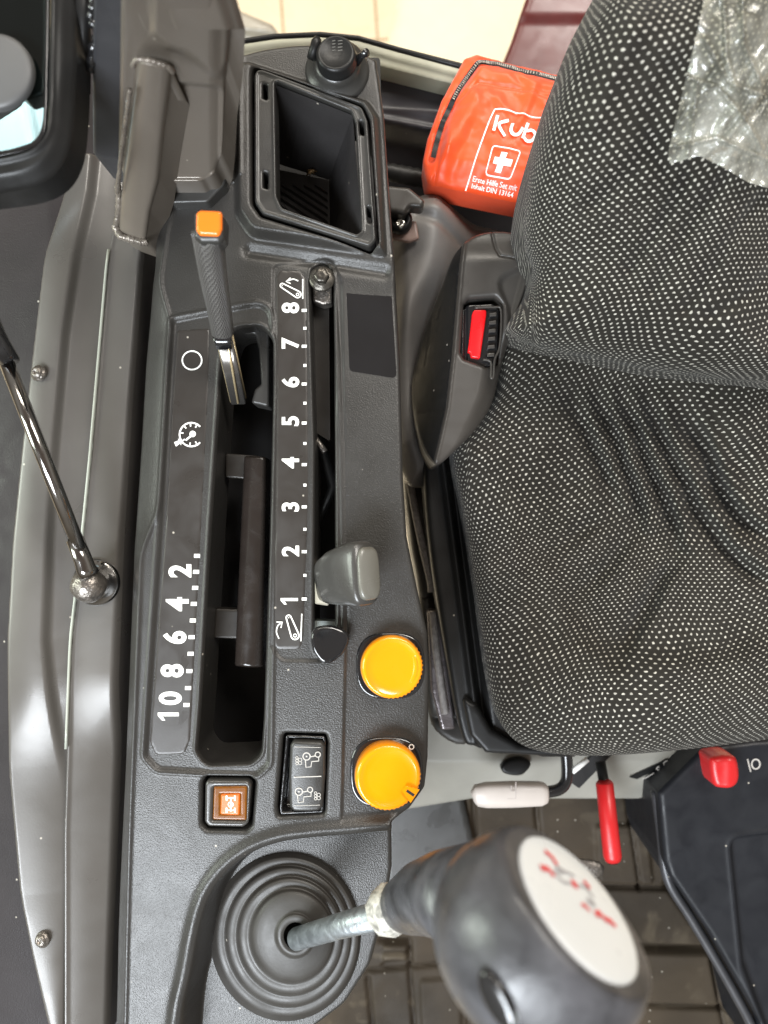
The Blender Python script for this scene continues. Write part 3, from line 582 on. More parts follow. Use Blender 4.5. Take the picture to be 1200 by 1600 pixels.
# storage bin
frame_o = soft(rpoly([(399, 111, 14), (566, 174, 16), (575, 196, 10), (588, 380, 12), (578, 391, 8), (412, 340, 14), (400, 322, 18)], 8), 2)
openg = soft(rpoly([(431, 134, 5), (549, 181, 8), (556, 200, 6), (565, 366, 6), (558, 371, 6), (442, 330, 12), (434, 312, 12)], 6), 2)
slits = [rpoly([(412, 137), (420, 140), (420, 163), (412, 160)], 2), rpoly([(413, 273), (421, 276), (421, 301), (413, 298)], 2), rpoly([(561, 194), (568, 197), (570, 219), (563, 215)], 2), rpoly([(573, 327), (579, 329), (582, 355), (575, 352)], 2)]
bn = hf('storage_bin', m_con2, frame_o, lambda X, Y: .0052+.0009*gs(sdf(X, Y, frame_o)+3, 2.5)+.0009*gs(sdf(X, Y, openg)-2, 2.5), 0, 1.4, con, holes=[openg]+slits, rnd=3.5, depth=.012)
zf_ = -.075
FQ = [P(415, 250, zf_), P(514, 281, zf_), P(517, 395, zf_), P(430, 385, zf_)]
TQ = [P(429, 132, .003), P(551, 180, .003), P(567, 373, .003), P(432, 332, .003)]
mb = MB()
for i in range(4):
    j = (i+1) % 4; n = 8
    V = []; 
    for a in range(n+1): V += [TQ[i].lerp(TQ[j], a/n), FQ[i].lerp(FQ[j], a/n)]
    mb.add(V, [(2*a, 2*a+2, 2*a+3, 2*a+1) for a in range(n)])
mb.build('bin_wall', M('bin_plastic', (.036, .034, .034), .40, grain=.3, specks=.1), bn)
mb = MB(); c = .5; nrib = 16
mb.add([FQ[0]-Vector((.02, 0, .001)), FQ[1]+Vector((0, 0, -.001)), FQ[2]-Vector((0, .02, .001)), FQ[3]-Vector((.03, .02, .001))], [(0, 1, 2, 3)])
x0 = FQ[0].x-.01; x1 = FQ[1].x; yb, yt = FQ[3].y-.01, FQ[1].y-.004
for i in range(26):                         # diagonal ribs clipped to the floor
    c0 = yt+.012-i*.0052; 
    A = Vector((x0, c0+.018, zf_)); B = Vector((x1-.001, c0-.018, zf_)); 
    if B.y < yb: B = A+(B-A)*((A.y-yb)/(A.y-B.y)) if A.y > yb else None
    if B is None: break
    if A.y > yt: A = A+(B-A)*((A.y-yt)/(A.y-B.y))
    dn = Vector((0, .0011, 0)); up = Vector((0, 0, .0016))
    mb.add([A-dn, B-dn, B+up, A+up, A+dn, B+dn], [(0, 1, 2, 3), (3, 2, 5, 4)])
mb.build('ribbed_mat', M('ribbed_bin_floor', (.045, .042, .040), .42), bn)
straw = thing('straw_clump', P(487, 268, -.07), 'small brown tuft of debris on the storage bin floor line', 'debris')
for i in range(7): a = i*.9; tube('strand', [(487+8*math.cos(a), 268+4*math.sin(a), -.070, 1.3), (487, 266, -.062, 1.8), (487-8*math.cos(a+.6), 270-5*math.sin(a), -.069, 1.2)], m_straw, straw, 6)
# ================================================================== CONTROLS
so = thing('power_socket', P(527, 108, .002), 'round black lidded power socket at the top of the console above the storage bin', 'power socket')
lathe('socket_base', P(527, 112, .0), [(49, -4), (50, 2), (46, 8), (37, 12), (36, 20), (33, 24), (30, 28)], m_con2, so, 64)
lathe('lid', P(526, 95, .0125), [(31, -4), (31.5, 4), (30, 6), (30.5, 14), (28, 18), (25, 19), (24, 18), (.1, 18)], m_black, so, 64, axis=(-.02, .08, 1), cap=False)
ik = Ink(.0125+.0090)
for yy in (64, 69, 74, 79):
    ik.stroke([(519, yy), (524, yy-1)], 1.2); ik.stroke([(528, yy), (535, yy-1)], 1.2)
ik.build('embossed_mark', M('embossed_plastic', (.10, .10, .095), .35), so)
tube('hinge', [(486, 92, .012, 7), (494, 66, .014, 8), (497, 60, .014, 6)], m_black, so, 16)
tube('latch_tab', [(556, 96, .010, 8), (566, 86, .014, 5), (573, 82, .018, 6)], m_gloss, so, 16)
# speed lever
lv = thing('speed_lever', P(370, 625, -.01), 'tall lever with knurled dark grip and orange top at the head of the wide slot', 'lever')
tube('brass_edge', [(361, 628, -.0095, 1.7), (337, 520, .031, 1.9)], m_brass, lv, 8); tube('brass_edge', [(372, 630, -.0065, 1.7), (353, 520, .034, 1.9)], m_brass, lv, 8); tube('brass_edge', [(384, 622, -.0105, 1.5), (362, 520, .030, 1.7)], m_brass, lv, 8)
loft('collar', [(351, 541, .025, 13, 9, 5), (347, 524, .031, 14, 9, 5)], m_gloss, lv, n=5)
loft('steel_shaft', [(373, 628, -.010, 11.5, 6, 7), (349, 520, .030, 12.5, 7, 7)], M('shaft_core', (.16, .15, .14), .2, metal=.7, var=.05), lv, n=7)
loft('grip', [(349, 524, .027, 14, 12, 2.6), (348, 519, .030, 17, 15, 2.6), (342, 480, .044, 18.5, 17, 2.6), (333, 430, .060, 21, 19, 2.8), (327, 385, .075, 23, 20, 3), (326, 372, .079, 24, 20, 3.2), (326, 366, .081, 25.5, 21, 3.4)], m_knurl, lv, K=48)
gz = .088
hf('grip_cap', m_con2, rpoly([(303, 332), (312, 327), (342, 328), (350, 338), (349, 370), (342, 378), (312, 378), (301, 370)], 8), lambda X, Y: -.00006*(Y-350), gz, 1.5, lv, rnd=9, depth=.012)
hf('orange_top', m_orange, rpoly([(307, 333), (314, 329), (347, 330), (346, 356), (341, 367), (311, 366), (305, 358)], 6), lambda X, Y: -.00006*(Y-350)+.0002*np.sin(X/15), gz+.0014, 1.5, lv, rnd=5, depth=.003)
# hitch lever
hl = thing('hitch_lever', P(510, 915, 0), 'squat grey lever knob with pale flat cap standing in the narrow slot', 'lever')
hf('stem', M('stem_plastic', (.36, .33, .27), .35, metal=.2), rpoly([(492, 882), (514, 874), (514, 946), (492, 944)], 3), lambda X, Y: .0002*(X-492)*.8+.0015*np.sin((Y-880)/64*3.1), .000, 1.4, hl, rnd=4, depth=.03)
loft('grip', [(503, 909, -.001, 30, 12, 3.4), (510, 908, .004, 35, 16, 3.6), (528, 902, .014, 43, 22, 3.6), (552, 897, .024, 49, 26, 3.6), (564, 896, .029, 51, 26, 3.6), (569, 896, .031, 50, 25, 3.6), (573, 896, .033, 47, 22, 3.6)], m_knobgrey, hl, ref=(-.5, 0, 1), K=56)
loft('cap', [(571, 896, .0315, 42, 20, 3.6), (577, 896, .0335, 41.5, 19.5, 3.6), (579, 896, .0345, 40, 18, 3.6), (580, 896, .0350, 36, 15, 3.6)], m_knobface, hl, ref=(-.5, 0, 1), K=56)
sb = thing('hex_bolt', P(503, 432, .001), 'steel hex bolt with washer at the top end of the narrow slot', 'bolt')
lathe('washer', P(503, 436, .000), [(19, -3), (20, 1), (19, 3), (15, 4), (13, 5), (10, 6)], m_dbolt, sb, 48)
lathe('bolt_head', P(503, 434, .0015), [(11, 0), (11, 12), (9.5, 14.5), (3, 14.2), (.1, 13.5)], m_dbolt, sb, 48, rf=lambda a, i: 1/max(math.cos((a % (math.pi/3))-math.pi/6), .8)*.95 if i < 2 else 1)
tk = thing('stop_knob', P(512, 1010, 0), 'glossy black three sided wing knob at the bottom end of the narrow slot', 'knob')
wing = lambda a, i: 1+.085*math.cos(3*(a-.35))+.02*math.cos(6*(a-.35))
lathe('knob', P(513, 1002, .001), [(20, -2), (24, 0), (28, 6), (29, 15), (28, 20), (26, 22.5), (22, 22), (10, 21), (.1, 21)], m_gloss, tk, 72, axis=(.16, .02, 1), rf=wing)
# yellow knobs
def yknob(cx, cy, r, name_label, ptr):
    t = thing('rotary_knob', P(cx, cy, -.003), name_label, 'rotary knob', 'yellow rotary knobs on the console')
    sq = np.array([(cx-2+1.09*r*math.copysign(abs(math.cos(q_))**.72, math.cos(q_)), cy+1.06*r*math.copysign(abs(math.sin(q_))**.72, math.sin(q_))) for q_ in np.arange(0, 2*math.pi, .06)])
    hf('base_plate', m_gloss, sq, lambda X, Y: .0018-.000018*(X-cx), -.003, 1.8, t, rnd=3, depth=.003)
    ax = Vector((.14, .03 if ptr else .10, 1)); c0 = P(cx-3, cy-1, .000)
    def rf(a, i):
        if 3 <= i <= 6:
            s_ = max(0, math.cos(a-(-.5 if not ptr else -1.05)))**.5 if math.cos(a-(-.5 if not ptr else -1.05)) > .35 else 0
            return 1+.018*s_*math.sin(a*44)
        return 1
    k = r/52
    prof = [(48*k, -4), (49*k, 4), (50*k, 8), (50.5*k, 11), (51*k, 20), (50.5*k, 25), (49.5*k, 28), (48*k, 30.5), (45.5*k, 31.6), (43*k, 31.2), (41*k, 30.2), (30*k, 29.9), (15*k, 29.8), (.2, 29.7)]
    lathe('dial', c0, prof, m_yellow, t, 220, axis=ax, rf=rf, cap=False)
    ax.normalize(); u = (Vector((1, 0, 0))-ax*ax.x).normalized(); v = ax.cross(u); ks = S
    # raised thumb ridge on the rim
    ang = -.12 if not ptr else -.62
    mb = MB()
    def q(rr, a, h): return c0+u*(rr*k*math.cos(a)*ks)+v*(rr*k*math.sin(a)*ks)+ax*(h*ks)
    if ptr:
        pts = [(30, .16), (49.5, .26), (49.5, -.26), (30, -.16)]
        V = [q(a, ang+b, 26) for a, b in pts]+[q(a-1, ang+b*.8, 35) for a, b in pts]
        mb.add(V, [(0, 1, 5, 4), (1, 2, 6, 5), (2, 3, 7, 6), (3, 0, 4, 7), (7, 6, 5, 4)])
        o = mb.build('thumb_ridge', m_yellow, t); b = o.modifiers.new('b', 'BEVEL'); b.width = .0006; b.segments = 3
        mb = MB(); V = [q(33, ang+.06, 35.2), q(47, ang+.045, 35.2), q(47, ang-.045, 35.2), q(33, ang-.06, 35.2)]
        V += [q(33, ang+.06, 33.5), q(47, ang+.045, 33.5), q(47, ang-.045, 33.5), q(33, ang-.06, 33.5)]
        mb.add(V, [(0, 3, 2, 1), (4, 5, 6, 7), (0, 1, 5, 4), (1, 2, 6, 5), (2, 3, 7, 6), (3, 0, 4, 7)]); mb.build('pointer_mark', m_con2, t)
    else:
        V = []; n = 24
        for i in range(n+1):
            a = ang-.62+1.24*i/n; e2 = math.sin(math.pi*i/n)**.5
            V += [q(37-3*e2, a, 29), q(38-3*e2, a, 29.6+2.0*e2), q(41, a, 29.6+2.2*e2), q(44, a, 29)]
        mb.add(V, [(4*i+b, 4*i+b+1, 4*i+5+b, 4*i+4+b) for i in range(n) for b in range(3)]); mb.build('thumb_ridge', m_yellow, t, True)
    return t
yknob(612, 1040, 49, 'yellow dial knob level with the black wing knob, smooth top without pointer slot', False)
k2 = yknob(606, 1206, 52, 'yellow dial knob beside the rocker switch, with a grey pointer slot on its rim', True)
ik = Ink(.0012); ik.circle(643, 1167, 3.6, 1.5); ik.build('printed_zero', m_white, k2)
# rocker
rk = thing('rocker_switch', P(472, 1211, -.004), 'black rocker switch printed with two tractor symbols, between the dial and amber button', 'switch')
hf('switch_housing', m_gloss, rpoly([(447, 1149), (507, 1151), (509, 1160), (505, 1270), (438, 1273), (437, 1262)], 4), lambda X, Y: -.008*sm(0, 5, -sdf(X, Y, rpoly([(447, 1149), (507, 1151), (509, 1160), (505, 1270), (438, 1273), (437, 1262)], 4))-3), -.0006, 1.4, rk, rnd=1.5, depth=.016)
rz = .0030
rr_ = hf('rocker', m_con2, rpoly([(458, 1158), (503, 1160), (508, 1168), (508, 1210), (504, 1262), (498, 1268), (458, 1269), (452, 1262), (451, 1212), (453, 1166)], 7), lambda X, Y: .0012*np.abs((Y-1213)/52)**1.5*0-.0009*((X-480)/26)**2, rz, 1.3, rk, rnd=5, depth=.012)
ik = Ink(rz+.00012)
ik.stroke([(459, 1214.5), (502, 1213)], 1.6); ik.stroke([(460, 1167), (501, 1168)], .8); ik.stroke([(459, 1259), (500, 1258)], .8)
def tractor(ox, oy, flip):
    ik.circle(ox, oy, 5.6, 1.8); ik.circle(ox, oy, 1.4); ik.circle(ox+17.5, oy-3, 4, 1.6)
    ik.stroke([(ox+6, oy+.5), (ox+14, oy-1)], 1.6)
    ik.stroke([(ox-2, oy+5), (ox-1, oy+17), (ox+7, oy+16), (ox+8, oy+8), (ox+19, oy+7), (ox+19, oy+1)], 1.6)
    sx2 = -15 if not flip else 26; sy2 = 6
    for k_ in range(3):
        ik.circle(ox+sx2, oy+sy2-4+k_*4.5, 1.9, 1.0); 
    for k_ in range(2): ik.circle(ox+sx2+5, oy+sy2-1+k_*5, 2.6, 1.0)
tractor(479, 1182, False); tractor(467, 1237, True)
ik.build('printed_symbols', m_grey_print, rr_)
# amber button
ab = thing('push_button', P(357, 1255, 0), 'square amber lit push button with white drivetrain symbol below the wide slot', 'button')
bo = rpoly([(325, 1218), (388, 1219), (393, 1226), (388, 1286), (380, 1292), (326, 1291), (320, 1283), (321, 1224)], 8)
hf('button_frame', m_knobgrey, bo, lambda X, Y: .0012-.0*X, .0005, 1.3, ab, holes=[rpoly([(334, 1229), (386, 1228), (385, 1282), (332, 1281)], 3)], rnd=5, depth=.012)
hf('lens', m_amber, rpoly([(334, 1229), (386, 1228), (385, 1282), (332, 1281)], 3), lambda X, Y: -.0010*sm(8, 2, np.maximum(np.abs(X-360), np.abs(Y-1256))-10), .0012, 1.3, ab, rnd=2, depth=.006)
le = hf('lit_window', m_lit, rpoly([(345, 1241), (375, 1240), (374, 1274), (344, 1273)], 3), None, .0018, 1.3, ab, rnd=2, depth=.003)
ik = Ink(.0020)
ik.stroke([(361, 1246), (360.5, 1268)], 2.2)
for yy, w in ((1247, 6), (1266, 6)): ik.stroke([(360-w, yy), (361+w, yy)], 1.6)
for yy in (1247, 1266): ik.stroke([(354, yy-4), (354, yy+4)], 2.6); ik.stroke([(367, yy-4), (367, yy+4)], 2.6)
ik.circle(360.5, 1257, 3.8, 1.6); ik.build('symbol', m_white, le)
# ================================================================== JOYSTICK
js = thing('loader_joystick', P(462, 1467, -.02), 'large blurred black ball topped joystick rising from the ribbed rubber boot', 'joystick')
def boot_prof():
    out = [(118, -76), (116, -71)]
    for r0, r1, h0 in ((112, 97, -70), (96, 81, -58), (80, 65, -46)):
        out += [(r0, h0+3), (r0-1, h0+6), (r0-3.5, h0+8.6), (r0-7, h0+9.8), (r0-10, h0+9.8), (r1+3, h0+9.4), (r1+1, h0+9.2)]
    out += [(63, -34), (62, -28), (59, -24), (54, -21), (45, -18), (32, -14), (29, -13), (28.5, -8), (26, -6), (19, -6), (17.5, -9)]
    return out
lathe('rubber_boot', P(446, 1464, -.030), [(a, b*.8+60) for a, b in boot_prof()], m_rubber, js, 96, sy=1.12, shift=lambda h: (h*.42, h*.62), cap=False)
tube('shaft', [(463, 1467, -.008, 16.5), (530, 1447, .022, 18.5), (618, 1423, .062, 22)], m_zinc, js, 40)
tube('torn_collar', [(597, 1429, .054, 24), (602, 1426, .057, 36), (612, 1420, .061, 40), (628, 1416, .066, 36)], M('torn_white_rubber', (.50, .48, .43), .5, var=.6, vs=250, bump2=.6, b2s=200), js, 9)
loft('grip_sleeve', [(624, 1416, .064, 22, 22), (628, 1415, .066, 40, 38), (642, 1411, .072, 46, 44), (665, 1402, .085, 56, 52), (700, 1398, .105, 68, 64), (760, 1410, .145, 90, 90)], m_knob, js, K=40)
# ball
kc = P(843, 1466, .21); R = 158*S*(H-.21)/H
nrm = Vector((.62, .735, .263)).normalized()
ua = Vector((0, 0, 1)).cross(nrm); ua = (Vector((.62, -.62, 0))-nrm*Vector((.62, -.62, 0)).dot(nrm)).normalized(); va = nrm.cross(ua)
V = []; F = []; NT, NP_ = 96, 64
for i in range(NP_+1):
    th = math.pi*i/NP_
    for j in range(NT):
        ph = 2*math.pi*j/NT; h = math.cos(th); r_ = math.sin(th)
        if h > .53: h = .53+(h-.53)*.02
        a_ = 1.10*R; b_ = .96*R; c_ = 1.0*R
        V.append(kc+ua*(r_*math.cos(ph)*a_)+va*(r_*math.sin(ph)*b_)+nrm*(h*c_))
for i in range(NP_):
    for j in range(NT): F.append((i*NT+j, (i+1)*NT+j, (i+1)*NT+(j+1) % NT, i*NT+(j+1) % NT))
kb = link('ball', V, F, m_knob, js, True)
def disc(rad_a, rad_b, h0, mat, nm, par):
    V = []; F = []; pr = [(1.0, -.04), (1.0, .012), (.985, .022), (.95, .027), (.6, .036), (.0001, .040)]
    for r_, h in pr:
        for j in range(96): ph = 2*math.pi*j/96; V.append(kc+ua*(r_*math.cos(ph)*rad_a*R)+va*(r_*math.sin(ph)*rad_b*R)+nrm*((h0+h)*R))
    for i in range(len(pr)-1):
        for j in range(96): F.append((i*96+j, i*96+(j+1) % 96, (i+1)*96+(j+1) % 96, (i+1)*96+j))
    return link(nm, V, F, mat, par, True)
bd = disc(.74, .74, .54, m_cream, 'badge', kb)
def bq(a, b, h=.588): return kc+ua*(a*R)+va*(b*R)+nrm*(h*R)
def bstroke(mbx, pts, w):
    p = [np.array(a, float) for a in pts]; V = []; F = []
    for i in range(len(p)):
        t = p[min(i+1, len(p)-1)]-p[max(i-1, 0)]; t = t/np.linalg.norm(t); n_ = np.array([-t[1], t[0]])*w/2
        for q_ in (p[i]+n_, p[i]-n_): V.append(bq(q_[0], q_[1]))
    for i in range(len(p)-1): F.append((2*i, 2*i+1, 2*i+3, 2*i+2))
    mbx.add(V, F)
mb = MB()
for pts, w in (([(-.50, .02), (-.40, .10), (-.33, .06)], .07), ([(-.44, .34), (-.34, .34), (-.28, .28)], .06), ([(-.10, .20), (-.02, .22)], .09), ([(.08, .40), (.16, .36)], .06), ([(.02, -.02), (.05, .02), (.12, .0)], .05), ([(.20, .02), (.25, .10), (.32, .08), (.40, .12), (.46, .10)], .07)):
    bstroke(mb, pts, w)
mb.build('red_marks', m_badge_red, bd)
mb = MB()
for pts, w in (([(-.33, .14), (-.24, .20), (-.16, .30), (-.05, .34)], .03), ([(-.30, .10), (-.20, .10), (-.12, .16)], .03), ([(0, .26), (.1, .32), (.2, .26)], .03), ([(.10, .14), (.2, .16)], .07), ([(-.3, .24), (-.2, .28)], .04)):
    bstroke(mb, pts, w)
mb.build('grey_marks', m_badge_grey, bd)
# thumb button on the ball
hd = P(772, 1560, .262)
o = loft('button_recess', [(752, 1545, .2475, 15, 14), (780, 1572, .2475, 16, 14)], m_gloss, js, K=24)
_d = (P(776, 1562, 0)-Vector((0, 0, H))).normalized(); _o = Vector((0, 0, H))-kc; _b = _o.dot(_d); _t = -_b-math.sqrt(max(_b*_b-(_o.dot(_o)-R*R), 0)); bp = _o+_d*_t+kc; bpos = (bp-kc).normalized(); bp = kc+bpos*R*1.0
def ell(name, c, ax, long_, a, b, hh, mat, par):
    ax = ax.normalized(); u = (long_-ax*long_.dot(ax)).normalized(); v = ax.cross(u); V = []; F = []; pr = [(1, -.3), (1, .4), (.9, .75), (.6, .95), (.001, 1)]
    for r_, h in pr:
        for j in range(40): q_ = 2*math.pi*j/40; V.append(c+u*(r_*math.cos(q_)*a)+v*(r_*math.sin(q_)*b)+ax*(h*hh))
    for i in range(4):
        for j in range(40): F.append((i*40+j, i*40+(j+1) % 40, (i+1)*40+(j+1) % 40, (i+1)*40+j))
    return link(name, V, F, mat, par, True)
bpy.data.objects.remove(o)
ell('button_recess', bp, bpos, Vector((.6, -.8, 0)), .0088, .0044, .0012, m_gloss, kb)
ell('thumb_button', bp+Vector((.0036, -.0048, -.0006)), bpos, Vector((.6, -.8, 0)), .0038, .0034, .0028, M('button_steel', (.45, .5, .52), .3, metal=.6), kb)
# ================================================================== REAR PANEL, POUCH, TRIM
rw = thing('rear_panel', P(720, 200, -.16), 'dark grey rear cab wall with pale rubber topped ledge, behind console and pouch', 'wall')
hf('wall_panel', m_wall, rpoly([(330, 90), (592, 92), (710, 120), (960, 175), (1000, 420), (560, 420), (330, 300)], 4), lambda X, Y: -.00045*np.clip(Y-170, 0, 400)-.006*sm(170, 140, Y-.13*(X-600))-.010*sm(185, 200, Y-.13*(X-600))+.006*gs(Y-.13*(X-600)-186, 7), -.15, 3, rw, depth=.05, rnd=4)
hf('sill_ledge', m_sill, rpoly([(330, 76), (370, 66), (480, 56), (545, 58), (605, 74), (730, 106), (960, 165), (960, 190), (720, 133), (592, 101), (480, 80), (330, 100)], 4), None, -.135, 3, rw, depth=.02, rnd=3)
tube('window_seal', [(320, 76, -.128, 4), (370, 66, -.128, 4), (430, 57, -.128, 4), (500, 54, -.128, 4), (560, 60, -.128, 4), (620, 77, -.128, 4), (730, 106, -.128, 4.5), (900, 148, -.128, 4.5)], m_black, rw, 12)
tube('corrugated_hose', [(x, 268+(x-600)*.19, -.118, 13+(1.5 if i % 2 else 0)) for i, x in enumerate(np.arange(560, 900, 6.))], m_black, rw, 16)
po = thing('first_aid_pouch', P(770, 220, -.14), 'orange red nylon first aid pouch with black zip and white print, tucked behind the seat', 'pouch')
zp = -.085
pout = rpoly([(726, 88, 8), (745, 82, 6), (900, 120, 8), (905, 330, 8), (812, 314, 8), (668, 284, 10), (661, 250, 20), (668, 215, 20), (690, 155, 30)], 8)
zipl = cat([(676, 250), (688, 205), (706, 164), (728, 128), (750, 106), (776, 104), (822, 115), (905, 136)], False, 6)
def z_po(X, Y):
    d = -sdf(X, Y, pout); b = .012*sm(0, 40, d)
    front = sm(-2, 8, (X-660)*.25+(Y-235)*.0+0*X)*0
    dz = pdist(X, Y, zipl)
    b += -.0045*gs(dz, 7)
    for ln, a, w in (([(705, 175), (745, 142), (800, 150), (870, 170)], -.0016, 3), ([(705, 175), (690, 230), (678, 285)], -.0016, 3), ([(740, 165), (725, 200), (700, 240)], .003, 10), ([(760, 160), (790, 185), (800, 215)], .0022, 9), ([(830, 150), (815, 190), (800, 215)], .002, 7), ([(735, 215), (715, 250), (705, 280)], -.0022, 8), ([(690, 190), (700, 210), (696, 250)], .002, 6), ([(800, 130), (820, 150), (860, 155)], -.0018, 6)):
        b += a*gs(pdist(X, Y, ln), w)
    b += .0035*vnoise(X, Y, 26, 3)*sm(0, 20, d)+.0014*vnoise(X, Y, 11, 5)
    return b
pbod = hf('pouch_body', m_nylon, pout, z_po, zp, 1.8, po, rnd=10, depth=.03)
zzip = lambda x, y, e_: float(z_po(np.array([x]), np.array([y]))[0])+zp+e_
def zribbon(name, path, w, mat, par, e_):
    p = np.asarray(path); V = []; F = []; k = (H-zp)/H
    for i in range(len(p)):
        t = p[min(i+1, len(p)-1)]-p[max(i-1, 0)]; t /= np.linalg.norm(t); nn = np.array([-t[1], t[0]])*w/2
        zc = zzip(p[i][0], p[i][1], e_)
        for q_ in (p[i]+nn, p[i]-nn): V.append(((q_[0]-600)*S*k, (800-q_[1])*S*k, zc))
    for i in range(len(p)-1): F.append((2*i, 2*i+1, 2*i+3, 2*i+2))
    return link(name, V, F, mat, par, True)
zpt = zribbon('zip', cat(zipl, False, 2), 8, m_black, po, .0042)
mb = MB(); arc = cat(zipl[12:], False, 6); L_ = 0; last = arc[0]; k = (H-zp)/H; tg = 0
for i in range(1, len(arc)):
    L_ += np.linalg.norm(arc[i]-arc[i-1])
    if L_-tg > 2.6:
        tg = L_; t = arc[i]-arc[i-1]; t /= np.linalg.norm(t); n_ = np.array([-t[1], t[0]]); zc = zzip(arc[i][0], arc[i][1], .0046)
        V = [((q_[0]-600)*S*k, (800-q_[1])*S*k, zc+h) for h in (0, .0006) for q_ in (arc[i]+n_*2.2-t*.7, arc[i]+n_*2.2+t*.7, arc[i]-n_*2.2+t*.7, arc[i]-n_*2.2-t*.7)]
        mb.add(V, [(4, 7, 6, 5), (0, 1, 5, 4), (1, 2, 6, 5), (2, 3, 7, 6), (3, 0, 4, 7)])
mb.build('zip_teeth', m_bolt, zpt)
# printing draped on the pouch
ik = Ink(0.0)
class Drape(Ink): pass
ik.stroke(cat([(727, 300), (747, 240), (766, 192), (774, 186), (800, 191), (850, 202), (905, 214)], False, 14), 2.0)
for pts in ([(773, 196), (767, 219)], [(790, 203), (775, 210), (784, 228)], [(796, 209), (793, 219), (797, 226), (805, 225), (812, 214)], [(820, 206), (811, 231)], [(818, 219), (826, 218), (831, 225), (826, 233), (818, 234), (813, 229)], [(848, 224), (840, 223), (835, 230), (838, 238), (846, 238), (851, 231), (848, 224)], [(862, 218), (856, 240)], [(856, 226), (866, 228)], [(885, 234), (876, 234), (872, 242), (878, 248), (885, 246)], [(888, 232), (884, 250)]):
    ik.stroke(cat(pts, False, 4), 4.6)
q4 = rpoly([(766, 242), (808, 251), (794, 288), (756, 280)], 5); q4 = np.concatenate([np.linspace(q4[i], q4[(i+1) % len(q4)], 6)[:-1] if np.linalg.norm(q4[i]-q4[(i+1) % len(q4)]) > 8 else q4[i:i+1] for i in range(len(q4))]); ik.stroke(q4, 1.8, True)
ik.fill([(779, 252), (788, 254), (785, 262), (796, 264.5), (793, 274), (782, 271.5), (779, 280), (770, 278), (773, 269.5), (766, 268), (769, 258.5), (776, 260)])
ik.text('Erste Hilfe Set mit', 772, 291, 9.5, -12, .01); ik.text('Inhalt DIN 13164', 769, 299.5, 9.5, -12, .01)
ik.stroke([(819, 276), (829, 278)], 2); ik.stroke([(825, 272), (823, 282)], 2)
ik.stroke([(818, 300), (819, 304)], 2)
V = []; k = (H-zp)/H
for v in ik.v:
    px, py = v[0]/S+600, 800-v[1]/S
    V.append(((px-600)*S*k, (800-py)*S*k, zzip(px, py, .0016)+v[2]*.3))
# subdivide the long frame strokes finely enough by construction of the text; frame lines re-draped below
link('white_print', V, ik.f, m_white, pbod, False)
# vinyl trim
vy = rpoly([(596, 306, 10), (680, 306, 30), (830, 340, 10), (900, 380, 4), (900, 760, 4), (640, 760, 10), (612, 700, 10), (600, 500, 10)], 6)
def z_vy(X, Y):
    z = .02*sm(0, 40, -sdf(X, Y, vy))
    ln = cat([(700, 320), (690, 420), (655, 500), (640, 600), (660, 740)], False, 6); side = X-np.interp(Y, ln[:, 1], ln[:, 0])
    z = z-.035*sm(-20, 60, side)+.006*gs(side+25, 22)
    z = z-.0022*gs(pdist(X, Y, [(620, 330), (700, 326), (830, 352)]), 2.5)+.004*vnoise(X, Y, 90, 9)
    z = z-.004*gs(pdist(X, Y, [(650, 350), (720, 380), (770, 400)]), 8)
    return z
vt = hf('vinyl_trim', m_vinyl, vy, z_vy, -.11, 2.6, None, rnd=10, depth=.10)
tag(vt, 'grey stitched vinyl trim panel between console edge and seat belt buckle', 'trim panel')
bk = thing('mounting_bracket', P(635, 330, -.09), 'black bracket with bright screw and tan plate, right of the storage bin', 'bracket')
hf('tan_plate', M('tan_plate', (.26, .17, .14), .35, var=.1), rpoly([(612, 345), (650, 345), (655, 372), (640, 377), (612, 372)], 3), None, -.080, 2, bk, depth=.004, rnd=2)
hf('cover', m_buck, rpoly([(600, 288), (640, 292), (664, 312), (660, 324), (640, 322), (632, 334), (606, 330)], 6), None, -.060, 2, bk, rnd=6, depth=.012)
lathe('rubber_collar', P(625, 348, -.078), [(19, 0), (19, 12), (15, 17), (11, 17), (10, 12)], m_black, bk, 32)
lathe('screw', P(625, 350, -.072), [(8, 0), (8.5, 4), (7, 6), (3, 6.5), (2.5, 4), (.1, 4)], M('bright_zinc', (.7, .68, .62), .2, metal=1, bump2=.5, b2s=500), bk, 24, rf=lambda a, i: 1+.06*math.cos(4*a))
# ================================================================== SEAT
seat = thing('tractor_seat', P(980, 900, -.25), 'tractor seat in dark fabric with white dots, filling the right side of the photo', 'seat')
cush = np.concatenate([cat([(770, 560), (776, 600), (745, 655), (712, 690), (708, 722), (722, 790), (740, 900), (755, 1010), (768, 1090), (785, 1135), (820, 1166), (880, 1179), (960, 1180), (1080, 1170), (1240, 1150)], False, 6), np.array([(1240, 480), (800, 480)])])
G = lambda pts: cat([(700+a/2.4, 520+b/2.4) for a, b in pts], False, 5)
gro = [(G([(465, 240), (530, 400), (600, 560), (625, 650)]), .0032, 8), (G([(560, 235), (640, 440), (710, 650), (700, 740)]), .0036, 8), (G([(650, 240), (740, 470), (840, 700), (850, 800)]), .0036, 8),
       (G([(740, 250), (850, 500), (960, 700), (1080, 850), (1220, 970)]), .0036, 9), (G([(880, 290), (980, 480), (1080, 680), (1220, 790)]), .004, 9),
       (G([(860, 830), (760, 1000), (640, 1210)]), .0042, 11), (G([(700, 740), (600, 870), (480, 1010)]), .003, 11), (G([(620, 660), (500, 760), (380, 840)]), .0028, 10), (G([(600, 230), (760, 240), (880, 300)]), -.002, 16)]
